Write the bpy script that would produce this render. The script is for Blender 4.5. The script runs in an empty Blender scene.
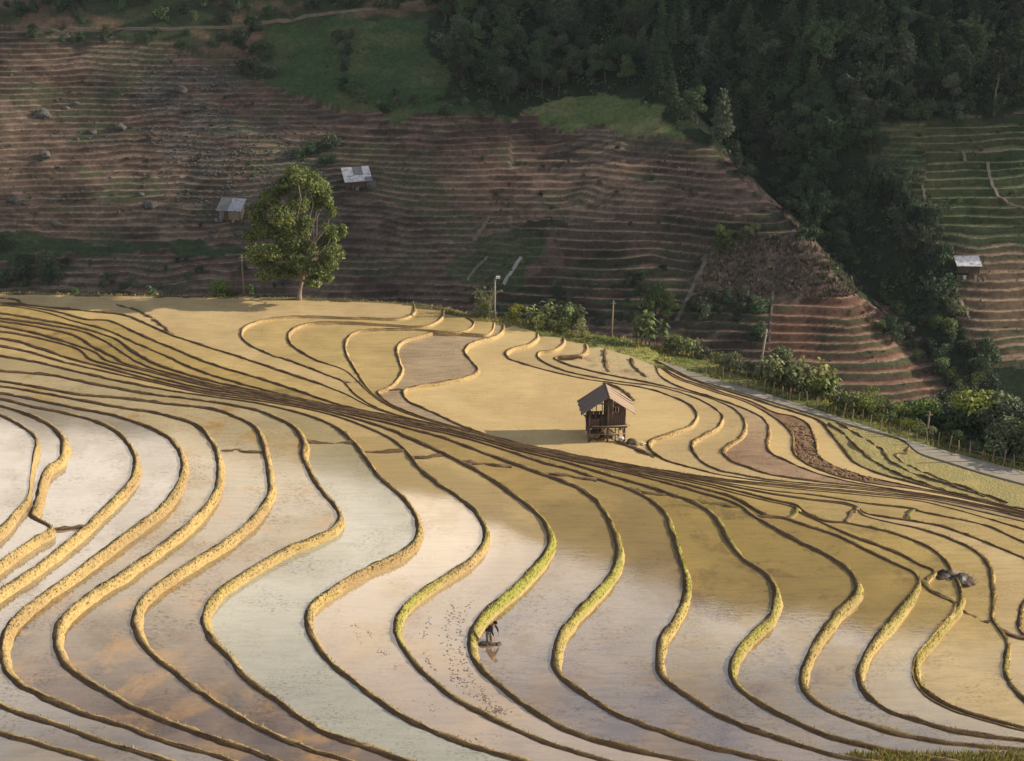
import bpy, bmesh, math, random
import numpy as np
from mathutils import Vector, Matrix
from mathutils.geometry import tessellate_polygon
R_ = math.radians
SC = bpy.context.scene
COL = SC.collection
random.seed(5)
RNG = np.random.default_rng(11)

# ------------------------------------------------------------------ camera
FPX, CX, CY, CAMZ, PITCH = 1400.0, 512.0, 380.5, 40.0, R_(21.4)
cd = bpy.data.cameras.new('camera'); cam = bpy.data.objects.new('camera', cd); COL.objects.link(cam)
cd.sensor_width = 36.0; cd.lens = FPX / 1024 * 36.0; cd.clip_start = 0.5; cd.clip_end = 20000
cam.location = (0, 0, CAMZ); cam.rotation_euler = (math.pi / 2 - PITCH, 0, 0)
SC.camera = cam
cp, sp = math.cos(PITCH), math.sin(PITCH)

def ray(px, py):
    u = (px - CX) / FPX; v = (CY - py) / FPX
    return np.array([u, cp + v * sp, -sp + v * cp])

def at(px, py, z):                    # where a sight line meets the level z
    d = ray(px, py); t = (z - CAMZ) / d[2]
    return np.array([d[0] * t, d[1] * t, z])

def proj(x, y, z):
    dx, dy, dz = x, y, z - CAMZ
    f = dy * cp - dz * sp; u = dy * sp + dz * cp
    return CX + FPX * dx / f, CY - FPX * u / f

# ------------------------------------------------------------------ noise
def _hash(ix, iy, s):
    n = (ix.astype(np.int64) * 374761393 + iy.astype(np.int64) * 668265263 + s * 1442695041) & 0x7fffffff
    n = ((n ^ (n >> 13)) * 1274126177) & 0x7fffffff
    return ((n ^ (n >> 16)) & 0xffff) / 65535.0

def vnoise(x, y, s=0):
    x = np.asarray(x, float); y = np.asarray(y, float)
    ix = np.floor(x); iy = np.floor(y); fx = x - ix; fy = y - iy
    fx = fx * fx * (3 - 2 * fx); fy = fy * fy * (3 - 2 * fy)
    a = _hash(ix, iy, s); b = _hash(ix + 1, iy, s); c = _hash(ix, iy + 1, s); d = _hash(ix + 1, iy + 1, s)
    return (a * (1 - fx) + b * fx) * (1 - fy) + (c * (1 - fx) + d * fx) * fy

def fbm(x, y, s=0, o=4):
    r = 0; a = 0.5; t = 0
    for k in range(o):
        r = r + a * vnoise(x * 2 ** k, y * 2 ** k, s + k * 7); t += a; a *= .5
    return r / t

def sstep(a, b, x):
    t = np.clip((x - a) / (b - a), 0, 1); return t * t * (3 - 2 * t)

# ------------------------------------------------------------------ objects
def tag(o, label=None, cat=None, group=None, kind=None):
    if label: o['label'] = label
    if cat: o['category'] = cat
    if group: o['group'] = group
    if kind: o['kind'] = kind
    return o

def link(name, me, mat=None, parent=None):
    o = bpy.data.objects.new(name, me); COL.objects.link(o)
    if mat is not None and me is not None:
        for m in (mat if isinstance(mat, (list, tuple)) else [mat]): me.materials.append(m)
    if parent: o.parent = parent
    return o

def mesh(name, vs, fs, smooth=False, mi=None):
    me = bpy.data.meshes.new(name)
    me.from_pydata([tuple(map(float, v)) for v in vs], [], [tuple(int(i) for i in f) for f in fs])
    if smooth: me.polygons.foreach_set('use_smooth', [True] * len(me.polygons))
    if mi is not None: me.polygons.foreach_set('material_index', mi)
    me.update(); return me

def setcol(me, cols, name='Col'):
    a = me.color_attributes.new(name, 'FLOAT_COLOR', 'POINT')
    c = np.ones((len(me.vertices), 4), np.float32); c[:, :3] = cols
    a.data.foreach_set('color', c.ravel())

def empty(name, loc, rz=0.0, sc=1.0):
    o = bpy.data.objects.new(name, None); COL.objects.link(o)
    o.location = loc; o.rotation_euler = (0, 0, rz); o.scale = (sc, sc, sc); o.empty_display_size = .2
    return o

class MB:
    def __init__(s): s.v = []; s.f = []
    def add(s, vs, fs):
        b = len(s.v); s.v += [tuple(v) for v in vs]; s.f += [tuple(b + i for i in f) for f in fs]
    def box(s, c, d, rot=None, bev=0.0):
        x, y, z = d[0] / 2, d[1] / 2, d[2] / 2
        P = [Vector(p) for p in ((-x,-y,-z),(x,-y,-z),(x,y,-z),(-x,y,-z),(-x,-y,z),(x,-y,z),(x,y,z),(-x,y,z))]
        if rot is not None: P = [rot @ p for p in P]
        c = Vector(c); s.add([c + p for p in P], [(0,3,2,1),(4,5,6,7),(0,1,5,4),(1,2,6,5),(2,3,7,6),(3,0,4,7)])
    def tube(s, pts, rad, n=6, cap=True):
        pts = [Vector(p) for p in pts]; rads = rad if isinstance(rad, (list, tuple)) else [rad] * len(pts)
        b = len(s.v); up = Vector((0, 0, 1))
        for i, p in enumerate(pts):
            d = (pts[min(i + 1, len(pts) - 1)] - pts[max(i - 1, 0)]).normalized()
            a = d.cross(up)
            if a.length < .05: a = d.cross(Vector((1, 0, 0)))
            a.normalize(); c = d.cross(a)
            for k in range(n):
                t = 2 * math.pi * k / n; s.v.append(tuple(p + (a * math.cos(t) + c * math.sin(t)) * rads[i]))
        for i in range(len(pts) - 1):
            for k in range(n):
                s.f.append((b + i * n + k, b + i * n + (k + 1) % n, b + (i + 1) * n + (k + 1) % n, b + (i + 1) * n + k))
        if cap:
            s.f.append(tuple(b + k for k in range(n))[::-1]); e = b + (len(pts) - 1) * n; s.f.append(tuple(e + k for k in range(n)))
    def quad(s, a, b, c, d): s.add([a, b, c, d], [(0, 1, 2, 3)])
    def build(s, name, mat, parent=None, smooth=False):
        return link(name, mesh(name, s.v, s.f, smooth), mat, parent)

def copy_tree(o, parent=None):
    c = o.copy(); COL.objects.link(c)
    if parent: c.parent = parent
    for ch in o.children: copy_tree(ch, c)
    return c

# ------------------------------------------------------------------ materials
class NT:
    def __init__(s, name):
        s.m = bpy.data.materials.new(name); s.m.use_nodes = True; s.t = s.m.node_tree; s.t.nodes.clear()
        s.out = s.t.nodes.new('ShaderNodeOutputMaterial')
    def n(s, t, **kw):
        nd = s.t.nodes.new('ShaderNode' + t)
        for k, v in kw.items():
            if k.startswith('i_'):
                key = k[2:]; key = int(key) if key.isdigit() else key.replace('_', ' ')
                s.set(nd.inputs[key], v)
            else: setattr(nd, k, v)
        return nd
    def set(s, inp, v):
        if isinstance(v, bpy.types.NodeSocket): s.t.links.new(v, inp)
        elif isinstance(v, (tuple, list)) and len(v) == 3 and inp.type == 'RGBA': inp.default_value = (*v, 1)
        else: inp.default_value = v
    def pos(s): return s.n('NewGeometry').outputs['Position']
    def map(s, vec, sc, loc=(0, 0, 0), rot=(0, 0, 0)):
        return s.n('Mapping', i_Vector=vec, i_Scale=sc, i_Location=loc, i_Rotation=rot).outputs[0]
    def noise(s, vec, scale, det=4, rough=.55, dist=0):
        return s.n('TexNoise', i_Vector=vec, i_Scale=scale, i_Detail=det, i_Roughness=rough, i_Distortion=dist).outputs['Fac']
    def ramp(s, fac, stops, interp='LINEAR'):
        r = s.n('ValToRGB', i_Fac=fac); r.color_ramp.interpolation = interp; e = r.color_ramp.elements
        while len(e) < len(stops): e.new(.5)
        for k, (p, c) in enumerate(stops):
            e[k].position = p; e[k].color = (*c, 1) if isinstance(c, (tuple, list)) else (c, c, c, 1)
        return r.outputs[0]
    def mixc(s, f, a, b, mode='MIX'):
        m = s.n('Mix', data_type='RGBA', blend_type=mode); s.set(m.inputs[0], f); s.set(m.inputs[6], a); s.set(m.inputs[7], b)
        return m.outputs[2]
    def math(s, op, a, b=0.5, c=None):
        m = s.n('Math', operation=op); s.set(m.inputs[0], a); s.set(m.inputs[1], b)
        if c is not None: s.set(m.inputs[2], c)
        return m.outputs[0]
    def bump(s, h, st, dist=.1): return s.n('Bump', i_Height=h, i_Strength=st, i_Distance=dist).outputs[0]
    def principled(s, col, rough=.9, nrm=None, spec=.2):
        p = s.n('BsdfPrincipled'); s.set(p.inputs['Base Color'], col); s.set(p.inputs['Roughness'], rough)
        p.inputs['Specular IOR Level'].default_value = spec
        if nrm is not None: s.set(p.inputs['Normal'], nrm)
        return p.outputs[0]
    def done(s, sh): s.t.links.new(sh, s.out.inputs[0]); return s.m

def simple(name, c, var=.25, scale=6, rough=.9, bump=.3, spec=.15, stretch=(1, 1, 1)):
    t = NT(name); p = t.map(t.n('TexCoord').outputs['Object'], stretch)
    n = t.noise(p, scale, 5)
    lo = tuple(k * (1 - var) for k in c); hi = tuple(min(1, k * (1 + var)) for k in c)
    col = t.ramp(n, [(.3, lo), (.7, hi)])
    return t.done(t.principled(col, rough, t.bump(n, bump, .03), spec))

def leafmat(name, dark, mid, light, trans=.35, sc=.6):
    t = NT(name)
    rnd = t.n('NewGeometry').outputs['Random Per Island']
    oi = t.n('ObjectInfo').outputs['Random']
    n = t.noise(t.pos(), sc, 3)
    v = t.math('ADD', t.math('MULTIPLY', rnd, .45), t.math('MULTIPLY', n, .6))
    col = t.ramp(v, [(.22, dark), (.5, mid), (.85, light)])
    hs = t.n('HueSaturation', i_Color=col, i_Value=t.math('MULTIPLY_ADD', oi, .95, .55), i_Saturation=t.math('MULTIPLY_ADD', t.math('FRACT', t.math('MULTIPLY', oi, 7.3)), .5, .7), i_Hue=t.math('MULTIPLY_ADD', t.math('FRACT', t.math('MULTIPLY', oi, 3.7)), .055, .465))
    col = hs.outputs[0]
    d = t.principled(col, .6, None, .25)
    tr = t.n('BsdfTranslucent'); t.set(tr.inputs[0], col)
    mx = t.n('MixShader'); mx.inputs[0].default_value = trans
    t.t.links.new(d, mx.inputs[1]); t.t.links.new(tr.outputs[0], mx.inputs[2])
    return t.done(mx.outputs[0])

M = {}
M['leaf_sun'] = leafmat('leaf_sun', (.020, .032, .010), (.070, .092, .025), (.23, .235, .065), .28, .9)
M['leaf_dark'] = leafmat('leaf_dark', (.018, .034, .019), (.050, .082, .040), (.125, .16, .07), .25, .25)
M['leaf_mid'] = leafmat('leaf_mid', (.042, .066, .024), (.10, .14, .045), (.21, .24, .085), .35, .6)
M['leaf_yellow'] = leafmat('leaf_yellow', (.06, .075, .02), (.14, .17, .04), (.27, .28, .08), .35, .8)
M['bark'] = simple('bark', (.075, .06, .05), .4, 5, stretch=(1, 1, .25))
M['bark_pale'] = simple('bark_pale', (.17, .135, .105), .3, 5, stretch=(1, 1, .25))
M['wood'] = simple('wood', (.085, .06, .046), .45, 3, stretch=(6, 6, .6))
M['wood_pale'] = simple('wood_pale', (.20, .155, .11), .35, 4, stretch=(5, 5, .6))
M['concrete'] = simple('concrete', (.20, .18, .155), .15, 3)
M['stone'] = simple('stone', (.082, .078, .072), .45, 3, bump=.6)
def tinmat(name, c):
    t = NT(name); p = t.n('TexCoord').outputs['Object']; st = t.noise(t.map(p, (5, .7, .7)), 2, 4, .6); n = t.noise(p, 1.4, 5, .7)
    col = t.mixc(t.ramp(n, [(.5, 0), (.64, .85)]), tuple(c), (.13, .085, .06)); col = t.mixc(1.0, col, t.ramp(st, [(.3, .6), (.7, 1.15)]), 'MULTIPLY')
    w = t.n('TexWave', i_Vector=p, i_Scale=5.0); return t.done(t.principled(col, .55, t.bump(w.outputs['Fac'], .5, .03), .35))
M['tin'] = tinmat('tin', (.34, .36, .42))
M['tin_dull'] = tinmat('tin_dull', (.18, .185, .20))
M['white'] = tinmat('white', (.56, .56, .60))
M['cloth_dark'] = simple('cloth_dark', (.035, .028, .03), .3, 30)
M['cloth_grey'] = simple('cloth_grey', (.14, .12, .10), .3, 30)
M['skin'] = simple('skin', (.32, .18, .11), .1, 20, .6)
M['hair'] = simple('hair', (.012, .01, .009), .2, 40)
M['straw'] = simple('straw', (.42, .33, .18), .45, 12, bump=.8)
M['clod'] = simple('clod', (.19, .14, .10), .4, 6, .7, .8, .2)
M['mud_dark'] = simple('mud_dark', (.06, .043, .03), .5, 8, .6, .8, .3)
# ================================================================== THE TERRACES
# level of the water kept back by each earth bund (metres above the hut's terrace); px polylines read along the bund's inner lip
def bundle(*a): return list(a)
LN = {}
LN['a1'] = (14.65, [(-200,392),(-60,404),(0,416),(15,424),(28,432),(35,441),(33,455),(30,475),(27,497),(15,511),(0,527),(-80,585),(-160,660),(-180,760),(-140,900)])
LN['a2'] = (13.7, [(-200,386),(-60,397),(0,407),(25,415),(50,427),(60,439),(61,450),(57,461),(48,466),(42,474),(38,488),(34,505),(30,516),(40,522),(49,529),(35,537),(15,551),(0,562),(-50,600),(-90,650),(-70,700),(0,735),(25,742),(60,752),(90,761),(170,800),(260,860)])
LN['a3'] = (12.75, [(-200,380),(-60,392),(0,400),(30,407),(65,414),(95,422),(113,431),(125,442),(131,452),(134,462),(131,477),(117,494),(100,511),(86,525),(67,541),(37,565),(15,580),(0,590),(-25,615),(-38,650),(-25,690),(0,707),(30,718),(62,728),(100,743),(160,760),(230,790),(330,850)])
LN['a4'] = (11.85, [(-200,374),(-60,386),(0,394),(32,400),(75,409),(115,417),(150,429),(170,441),(179,455),(181,467),(175,487),(160,507),(135,526),(107,547),(75,571),(42,594),(15,616),(3,632),(0,648),(1,663),(6,674),(20,687),(50,702),(87,717),(125,728),(162,742),(200,753),(225,760),(300,790),(400,840)])
LN['a5'] = (10.95, [(-200,368),(-60,380),(0,387),(37,393),(75,400),(112,407),(160,415),(193,425),(206,436),(214,450),(217,466),(215,487),(207,502),(190,521),(160,545),(125,570),(95,589),(67,611),(56,626),(54,643),(60,661),(75,676),(105,695),(137,712),(175,727),(212,741),(250,753),(271,761),(350,795),(460,840)])
LN['a6'] = (10.05, [(-200,362),(-60,375),(0,382),(37,388),(75,395),(120,399),(170,405),(212,410),(238,419),(254,428),(261,442),(266,465),(268,482),(267,495),(257,512),(232,535),(200,556),(170,575),(150,590),(138,602),(133,615),(132,624),(136,637),(147,653),(170,671),(187,686),(212,703),(237,718),(256,729),(281,740),(311,752),(343,761),(420,790),(540,835)])
LN['a7'] = (9.2, [(-200,352),(-60,366),(0,372),(50,376),(100,386),(150,395),(200,401),(256,411),(272,417),(288,425),(297,433),(302,444),(301,456),(308,472),(318,489),(332,505),(338,517),(333,527),(313,537),(288,547),(262,562),(234,579),(215,593),(204,609),(202,624),(210,641),(225,656),(237,672),(254,687),(276,703),(301,721),(316,731),(338,740),(363,748),(396,760),(480,790),(600,830)])
LN['a8'] = (8.4, [(-200,336),(-60,349),(0,357),(32,362),(75,372),(125,383),(175,392),(225,399),(256,403.5),(293,412),(321,421),(338,430),(352,443),(363,457),(376,475),(393,491),(407,505),(416,522),(416,537),(405,549),(381,561),(351,576),(326,592),(309,606),(305,622),(313,643),(331,666),(356,686),(381,705),(406,721),(436,735),(468,747),(506,758),(580,785),(690,825)])
LN['a9'] = (7.7, [(-200,327),(-60,340),(0,347),(30,353),(57,361),(100,371),(150,382),(200,393),(256,401),(300,408),(340,418),(371,430),(391,440),(405,452),(416,467),(436,484),(458,499),(476,515),(483,530),(482,542),(471,557),(448,573),(421,591),(403,606),(395,621),(395,636),(406,656),(426,678),(448,696),(473,711),(510,729),(542,743),(587,757),(680,785),(780,820)])
LN['b1'] = (7.0, [(-200,319),(-60,332),(0,339),(20,343),(45,351),(72,360),(100,367),(150,380),(200,391),(256,398.8),(300,406),(343,416),(388,430),(411,440),(441,454),(473,470),(493,482),(512,496),(527,507),(542,522),(548,537),(544,552),(527,572),(510,589),(491,605),(478,618),(470,631),(468,648),(476,666),(493,683),(512,699),(537,716),(562,730),(594,742),(632,752),(672,760),(760,782),(860,810)])
LN['b2'] = (6.25, [(-200,312),(-60,325),(0,332),(30,337),(60,344),(80,351),(90,360),(110,366),(150,376.5),(200,388.5),(256,397),(300,404.5),(343,413.5),(380,422),(411,430),(441,438),(476,451),(508,463),(527,470),(552,479),(577,489),(594,501),(607,520),(614,537),(616,555),(612,570),(597,589),(574,613),(559,633),(553,653),(554,671),(569,686),(594,703),(624,720),(662,733),(699,746),(737,755),(757,760),(850,780),(950,800)])
LN['b3'] = (5.55, [(-200,307),(-60,320),(0,327),(35,334),(70,344),(97,354),(105,360.5),(125,366),(160,375),(205,386.5),(256,395.3),(300,402.5),(343,411.5),(380,419),(411,426.5),(450,435),(480,443),(512,453),(544,464),(574,471.5),(590,477),(604,482),(627,489),(649,501),(664,515),(672,537),(678,557),(683,575),(684,590),(681,603),(672,621),(659,638),(656,656),(658,673),(669,686),(692,701),(719,717),(749,730),(768,737),(800,747),(835,757),(920,772),(1040,788)])
LN['b4'] = (4.9, [(-200,302),(-60,315),(0,322),(50,330),(76,337),(95,349),(112,357),(123,363.5),(150,371),(180,379),(215,387),(256,393.8),(300,401),(343,410.3),(380,417.5),(411,424.5),(450,432.5),(480,440),(512,449.5),(562,462),(622,480),(657,490.5),(667,495),(687,501),(707,512),(719,526),(727,542),(742,560),(766,577),(773,591),(773,604),(767,618),(747,636),(732,656),(729,671),(733,683),(749,698),(768,711),(793,723),(825,737),(863,747),(893,754),(960,766),(1060,778)])
LN['b5'] = (4.2, [(-200,298),(-60,312),(0,319),(50,326),(85,333),(107,343),(125,355),(143,365.5),(175,375.5),(215,385.5),(256,392.6),(300,400),(343,409.3),(380,416.5),(411,423),(450,430.5),(480,438),(512,447.5),(570,461),(637,476),(702,494),(737,505),(752,516),(768,526),(793,540),(823,555),(845,569),(855,583),(853,594),(838,609),(823,628),(810,648),(801,671),(800,686),(810,700),(838,716),(868,727),(905,737),(955,745),(1024,751),(1100,762)])
LN['b6'] = (3.5, [(-200,294),(-60,307),(0,314),(32,319),(70,326),(100,334),(118,341),(132,352),(155,364.5),(190,376),(225,385),(256,391.4),(300,399),(343,408.4),(380,415.6),(411,422),(450,429.5),(480,437),(512,446),(570,459.5),(637,474),(702,489),(737,500),(755,511),(769,517),(783,519),(805,526),(838,537),(868,552),(898,566),(914,574),(918,581),(915,588),(905,601),(888,621),(870,643),(860,661),(857,676),(860,690),(875,705),(898,716),(930,726),(968,735),(1024,742),(1100,753)])
LN['b7'] = (2.85, [(-200,288),(-60,300),(0,305.5),(22,308),(50,314),(75,322),(105,330),(130,341),(160,354),(195,370),(225,380),(256,388.5),(306,400),(343,407.6),(380,414.8),(411,421),(450,428.7),(480,436),(512,445),(570,458.2),(637,472),(702,485),(737,494),(768,501.5),(794,508),(800,513),(818,521.5),(853,537),(893,552),(923,567),(934,572),(926,579),(927,589),(940,597),(954,604),(953,611),(944,621),(927,641),(914,658),(912,676),(916,686),(927,698),(952,711),(984,721),(1024,731.5),(1100,744)])
LN['b8'] = (2.5, [(-200,287),(-60,299),(0,304),(30,307.5),(60,313),(85,320),(110,321.5),(137,334),(175,350),(212,365),(256,378),(293,390),(331,403),(356,409.5),(380,414),(411,420),(450,428),(480,435.2),(512,444.2),(570,457.2),(637,470.5),(702,483),(737,491.5),(768,499.5),(796,506),(806,514),(822,521),(848,524),(878,530),(908,539),(933,551),(945,562),(951,572),(957,584),(960,596),(958,606),(947,618),(931,638),(917,656),(915,675),(919,685),(930,696),(955,709),(987,719),(1024,729),(1100,741)])
LN['b9'] = (1.9, [(-200,286),(-60,298),(0,303),(22,305),(50,308),(92,312),(125,316),(145,324),(170,335),(200,345),(256,363),(288,374),(321,385),(348,395.5),(368,406),(390,414),(411,419.2),(450,427.4),(480,434.6),(512,443.6),(570,456.5),(637,469.5),(702,481),(768,494),(808,500),(850,506),(858,510),(862,515),(878,520),(918,529),(953,541),(975,552),(988,567),(991,585),(992,605),(991,618),(997,628),(1006,643),(1004,658),(1003,671),(1008,683),(1018,696),(1040,712),(1100,728)])
LN['c1'] = (1.6, [(413,305),(414,311),(406,317),(356,317.5),(301,316),(276,317.5),(256,321.5),(243,328),(241,337),(249,345),(270,355),(293,362.5),(331,377),(343,382),(353,393),(372,406),(395,414.5),(411,418.6),(450,427),(480,434.2),(512,443.2),(570,456),(637,468.8),(702,480),(768,493),(808,499),(852,505),(866,513.5),(908,521),(938,526),(968,536),(993,546),(1024,559),(1060,577),(1050,590),(1026,599),(1019,612),(1019,630),(1030,641),(1060,660),(1100,690)])
LN['c2'] = (1.3, [(443,310),(441,317),(431,324),(421,326),(381,324),(331,322),(301,325),(289,332),(288,341),(297,350),(316,360.5),(346,371),(354,378),(364,388),(381,402),(411,415.5),(446,425.5),(480,433.8),(512,442.9),(570,455.6),(637,468.2),(702,479),(768,490.5),(818,496),(868,504),(911,509),(922,512.5),(955,519),(988,527),(1024,543),(1100,572)])
LN['c3'] = (1.0, [(467,318),(473,323),(470,328),(458,332),(421,329.5),(381,329),(358,331),(347,337),(344,346),(347,357),(355,371),(366,387),(383,402),(412,415),(446,425),(480,433.5),(512,442.6),(570,455.3),(637,467.7),(702,478.3),(768,486.5),(868,496),(918,501),(948,508),(978,516),(1024,530),(1100,553)])
LN['c4'] = (.8, [(494,322),(492,330),(486,334.5),(476,334),(436,331.5),(418,336),(402,341),(396,349),(398,360),(401,370),(396,380),(386,388),(377,391.5),(386,402),(414,414.5),(446,424.5),(480,433.2),(512,442.3),(570,455),(637,467.2),(702,477.7),(768,485),(868,494),(928,500.5),(985,513),(1024,522),(1100,541)])
LN['c5'] = (.4, [(503,321),(502,330),(494,336),(478,340),(466,346),(464,353),(471,362),(477,370),(468,376),(446,381),(416,386),(402,391),(406,400),(431,412),(463,427),(481,434),(512,442),(570,454.7),(637,466.7),(690,475),(720,479),(768,483.8),(868,492.5),(928,498.5),(985,509),(1024,518.5),(1100,535)])
LN['d1'] = (0, [(537,333),(536,338),(530,343),(512,348),(505,352.5),(507,358),(520,363),(544,370),(584,379),(617,384),(647,389),(672,397),(690,406),(696,415),(692,424),(672,432),(652,439),(647,445),(652,452),(664,460),(687,467),(720,475),(768,482),(868,490.5),(943,501),(1024,517),(1100,532)])
LN['d2'] = (-.4, [(563,338),(562,344),(553,349.5),(538,352),(537,357),(546,364),(562,370.5),(595,378),(617,381.5),(662,388),(692,397),(712,407),(722,417),(717,427),(702,435),(692,442),(691,449),(699,460),(717,470),(737,474.5),(768,480),(868,489),(943,499.5),(1024,515.5),(1100,530)])
LN['d3'] = (-.75, [(585,344),(586,350),(578,355),(562,356),(554,358),(562,363),(587,370.5),(617,377),(662,386),(687,392),(717,401),(737,412),(744,422),(741,435),(727,445),(722,451),(729,460),(745,467),(768,474.5),(818,482),(868,487.5),(943,498.5),(1024,514.5),(1100,529)])
LN['d4'] = (-1.1, [(655,366),(660,376),(672,384),(690,391),(719,400),(749,411),(764,420),(768,428),(766,445),(769,452),(788,462),(818,474),(843,480.5),(883,488),(943,497.5),(1024,513.5),(1100,528)])
LN['d5'] = (-1.5, [(661,368),(675,378),(697,386),(717,393),(745,402),(768,414),(783,425),(792,437),(792,450),(800,460),(830,474),(868,483),(918,490),(968,499.5),(1024,512.5),(1100,527)])
LN['d6'] = (-1.8, [(664,369),(680,378),(702,385.5),(724,393),(752,402),(775,413),(793,416.5),(808,425),(814,440),(817,455),(830,465),(853,474),(903,485),(968,498),(1024,511.5),(1100,526)])
LN['d7'] = (-2.15, [(668,369.5),(692,380),(717,388.5),(744,396.5),(768,404.5),(793,412),(820,422),(827,430),(843,450),(853,462),(873,472),(898,479.5),(943,491),(1024,510),(1100,525)])
ROADZ = -1.75
ROAD_NEAR = [(672,370),(697,381.5),(735,392),(768,402),(818,417),(868,431.5),(903,442),(918,454),(948,464),(980,474),(1024,486),(1100,507)]
ROAD_FAR = [(655,361),(677,368),(702,377),(729,385),(768,396),(830,416),(903,440),(943,452),(1024,474),(1100,496)]
def onward(P, dx=230):       # carry a line on past the edge of the picture
    (a, b), (c, d) = P[-2], P[-1]
    return P + [(c + dx, d + max(.18, min(.5, (d - b) / max(c - a, 1))) * dx)]
for _k in LN:
    P_ = LN[_k][1]
    if P_[-1][0] >= 1020: P_ = onward(P_)
    if P_[0][0] <= -190: P_ = [(P_[0][0] - 230, P_[0][1] - 16)] + P_
    LN[_k] = (LN[_k][0], P_)
LN['a1'] = (LN['a1'][0], LN['a1'][1][:-4] + [(-120, 600), (-330, 740), (-420, 900)])
ROAD_NEAR = onward(ROAD_NEAR); ROAD_FAR = onward(ROAD_FAR)
for _k in LN: LN[_k] = ((3.78 + .41 * (LN[_k][0] - 7) if LN[_k][0] > 7 else LN[_k][0] * (.54 if LN[_k][0] > 0 else .62)), LN[_k][1])
ORDER = list(LN)

def catmull(P, n=10):
    P = [np.array(p, float) for p in P]; out = []
    for i in range(len(P) - 1):
        p1, p2 = P[i], P[i + 1]; p0 = P[i - 1] if i else 2 * p1 - p2; p3 = P[i + 2] if i + 2 < len(P) else 2 * p2 - p1
        d = [max(np.linalg.norm(b - a), 1e-3) ** .5 for a, b in ((p0, p1), (p1, p2), (p2, p3))]
        t0, t1 = 0, d[0]; t2 = t1 + d[1]; t3 = t2 + d[2]
        for k in range(n):
            t = t1 + (t2 - t1) * k / n
            a1 = (t1 - t) / (t1 - t0) * p0 + (t - t0) / (t1 - t0) * p1
            a2 = (t2 - t) / (t2 - t1) * p1 + (t - t1) / (t2 - t1) * p2
            a3 = (t3 - t) / (t3 - t2) * p2 + (t - t2) / (t3 - t2) * p3
            b1 = (t2 - t) / (t2 - t0) * a1 + (t - t0) / (t2 - t0) * a2
            b2 = (t3 - t) / (t3 - t1) * a2 + (t - t1) / (t3 - t1) * a3
            out.append((t2 - t) / (t2 - t1) * b1 + (t - t1) / (t2 - t1) * b2)
    out.append(P[-1]); return out

def resample(W, ds):
    W = np.array(W); s = np.r_[0, np.cumsum(np.linalg.norm(np.diff(W[:, :2], axis=0), axis=1))]
    n = max(4, int(s[-1] / ds)); q = np.linspace(0, s[-1], n)
    return np.stack([np.interp(q, s, W[:, k]) for k in range(3)], 1), q

def world_line(P, z, ds=.28):
    W, q = resample([at(p[0], p[1], z) for p in catmull(P)], ds)
    return W, q

# -------- materials of the paddies
def watermat(name, mud, mud2, refl, rough=.03, streak=.5, specks=.0, algae=None, rip=.05, patch=.5, far=None):
    t = NT(name); p = t.pos()
    big = t.noise(p, .16, 4, .6, .6)
    st = t.noise(t.map(p, (.5, 3.2, 1)), 1.0, 5, .65)
    fine = t.noise(t.map(p, (1.1, 2.0, 1)), 4.6, 3, .75)
    col = t.mixc(t.ramp(big, [(.5 - .22 * patch, 0), (.5 + .22 * patch, 1)]), mud, mud2)
    col = t.mixc(t.math('MULTIPLY', t.ramp(st, [(.45, 0), (.75, 1)]), streak), col, tuple(k * .55 for k in mud2))
    if far is not None:       # brighter tone up the slope; mostly painted light where the hill's reflection darkens
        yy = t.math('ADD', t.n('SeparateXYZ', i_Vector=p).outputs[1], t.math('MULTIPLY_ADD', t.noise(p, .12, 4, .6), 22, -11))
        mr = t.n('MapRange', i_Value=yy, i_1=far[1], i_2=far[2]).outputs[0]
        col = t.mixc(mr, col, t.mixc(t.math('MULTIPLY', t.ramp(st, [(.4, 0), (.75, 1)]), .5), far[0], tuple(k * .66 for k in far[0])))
    if algae is not None:
        al = t.ramp(t.noise(p, .35, 6, .65, .4), [(.52, 0), (.66, 1)])
        col = t.mixc(t.math('MULTIPLY', al, .75), col, algae)
    if specks > 0:
        sp_ = t.ramp(fine, [(.50, 0), (.66, 1)]); gate = t.ramp(t.noise(p, .5, 3), [(.45, 0), (.6, 1)])
        spk = t.math('MULTIPLY', t.math('MULTIPLY', sp_, t.math('MULTIPLY_ADD', gate, .75, .25)), specks)
        col = t.mixc(spk, col, (.07, .05, .035))
    d = t.n('BsdfDiffuse'); t.set(d.inputs[0], col); d.inputs['Roughness'].default_value = .3
    rn = t.noise(t.map(p, (1.2, 3.5, 1)), 2.0, 5, .6)
    nr = t.bump(rn, rip, .02)
    g = t.n('BsdfGlossy'); g.inputs[0].default_value = (1, .955, .90, 1); g.inputs['Roughness'].default_value = rough; t.set(g.inputs['Normal'], nr)
    fr = t.n('Fresnel'); fr.inputs[0].default_value = 1.33
    wet = t.math('SUBTRACT', 1.0, t.math('MULTIPLY', t.ramp(t.noise(p, .22, 5, .6), [(.5, 0), (.62, 1)]), .32))
    fac = t.math('MULTIPLY', t.math('ADD', refl, t.math('MULTIPLY', fr.outputs[0], .8)), wet)
    if specks > 0: fac = t.math('MULTIPLY', fac, t.math('SUBTRACT', 1.0, spk))
    mx = t.n('MixShader'); t.set(mx.inputs[0], fac)
    t.t.links.new(d.outputs[0], mx.inputs[1]); t.t.links.new(g.outputs[0], mx.inputs[2])
    return t.done(mx.outputs[0])

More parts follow.
